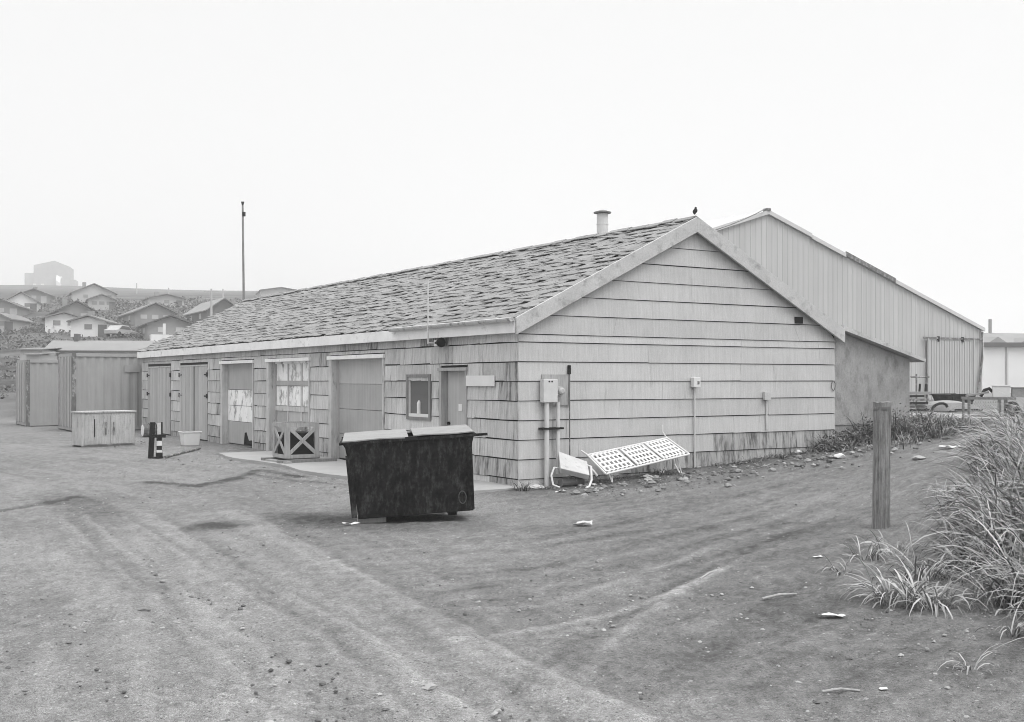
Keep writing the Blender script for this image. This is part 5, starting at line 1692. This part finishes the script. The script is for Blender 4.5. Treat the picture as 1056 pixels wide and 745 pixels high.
scrap(362, 542, 0.20, 0.08, 'white paper scrap by the timber block of the dumpster', 0.3)
scrap(979, 463, 0.30, 0.22, 'white sheet of litter right of the lean-to weeds', -0.5)
scrap(457, 530, 0.06, 0.05, 'tiny white scrap of litter under the dumpster', 0)
for px_, py_, lab_ in ((737, 473, 'pale chip of board on the dirt between the bench and the weed clump'), (683, 489, 'pale crumpled scrap in front of the bench'), (612, 502, 'pale torn scrap right of the broken chair')):
    scrap(px_, py_, 0.13, 0.08, lab_, px_ * 0.7, 'rag', 'rag', m_whited)
scrap(702, 481, 0.14, 0.10, 'dirty white scrap right of the fallen bench', 0.4, 'rag', 'rag', m_whited)
scrap(792, 467, 0.16, 0.10, 'pale torn scrap among stones at the gable foot', -0.3, 'rag', 'rag', m_whited)
scrap(578, 509, 0.16, 0.09, 'pale flattened scrap in front of the broken chair', 0.1, 'rag', 'rag', m_whited)
scrap(911, 713, 0.05, 0.03, 'tiny white paper scrap low in the right foreground', 0.3)

def stick(px0, py0, px1, py1, r, label, mt=None):
    a, b = at(px0, py0), at(px1, py1); m = MB()
    mid_ = (b - a) * 0.5 + Vector((0, 0.01, r + 0.01))
    m.path([(0, 0, r), mid_, (b - a) + Vector((0, 0, r))], [r, r * 1.1, r * 0.8], 7)
    tag(m.build('stick', mt or m_wood, None, loc=a), label, 'stick')
stick(786, 619, 821, 614, 0.010, 'short pale stick on the dirt left of the paper scrap')
stick(848, 715, 887, 714, 0.007, 'pale twig low in the right foreground')
stick(142, 631, 155, 631, 0.010, 'short dark stick on the road in the left foreground', m_woodd)
stick(722, 598, 741, 589, 0.008, 'pale thin stick along the wheel tracks in the middle')

# debris lumps at the foot of the gable
for px, py, lab in ((845, 458, 'dark pile of weedy debris at the right end of the gable foot'),):
    p = at(px, py); m = MB()
    for _ in range(26): rock(m, (random.gauss(0, .35), random.gauss(0, .12), 0.03), random.uniform(0.03, 0.09), random.random())
    for _ in range(20):
        a = random.uniform(0, 6.28); m.bar((random.gauss(0, .3), random.gauss(0, .1), 0.04), (random.gauss(0, .4), random.gauss(0, .15), random.uniform(.03, .2)), 0.015, 0.01)
    tag(m.build('debris_pile', m_stone, None, loc=p), lab, 'debris')

# ------------------------------------------------------------------ mist
m = MB(); m.box(-960, 960, -960, 960, -4.5, 66)
hz = m.build('haze', [], None)
hz['kind'] = 'stuff'
hm = bpy.data.materials.new('mist')
hm.use_nodes = True
t = hm.node_tree
t.nodes.clear()
o_ = t.nodes.new('ShaderNodeOutputMaterial')
pv = t.nodes.new('ShaderNodeVolumePrincipled')
pv.inputs['Color'].default_value = (0.97, 0.97, 0.97, 1)
pv.inputs['Density'].default_value = 0.0013
pv.inputs['Anisotropy'].default_value = 0.2
t.links.new(pv.outputs[0], o_.inputs['Volume'])
hz.data.materials.append(hm)
tag(hz, 'pale mist filling the air over the yard and the hill', 'mist')
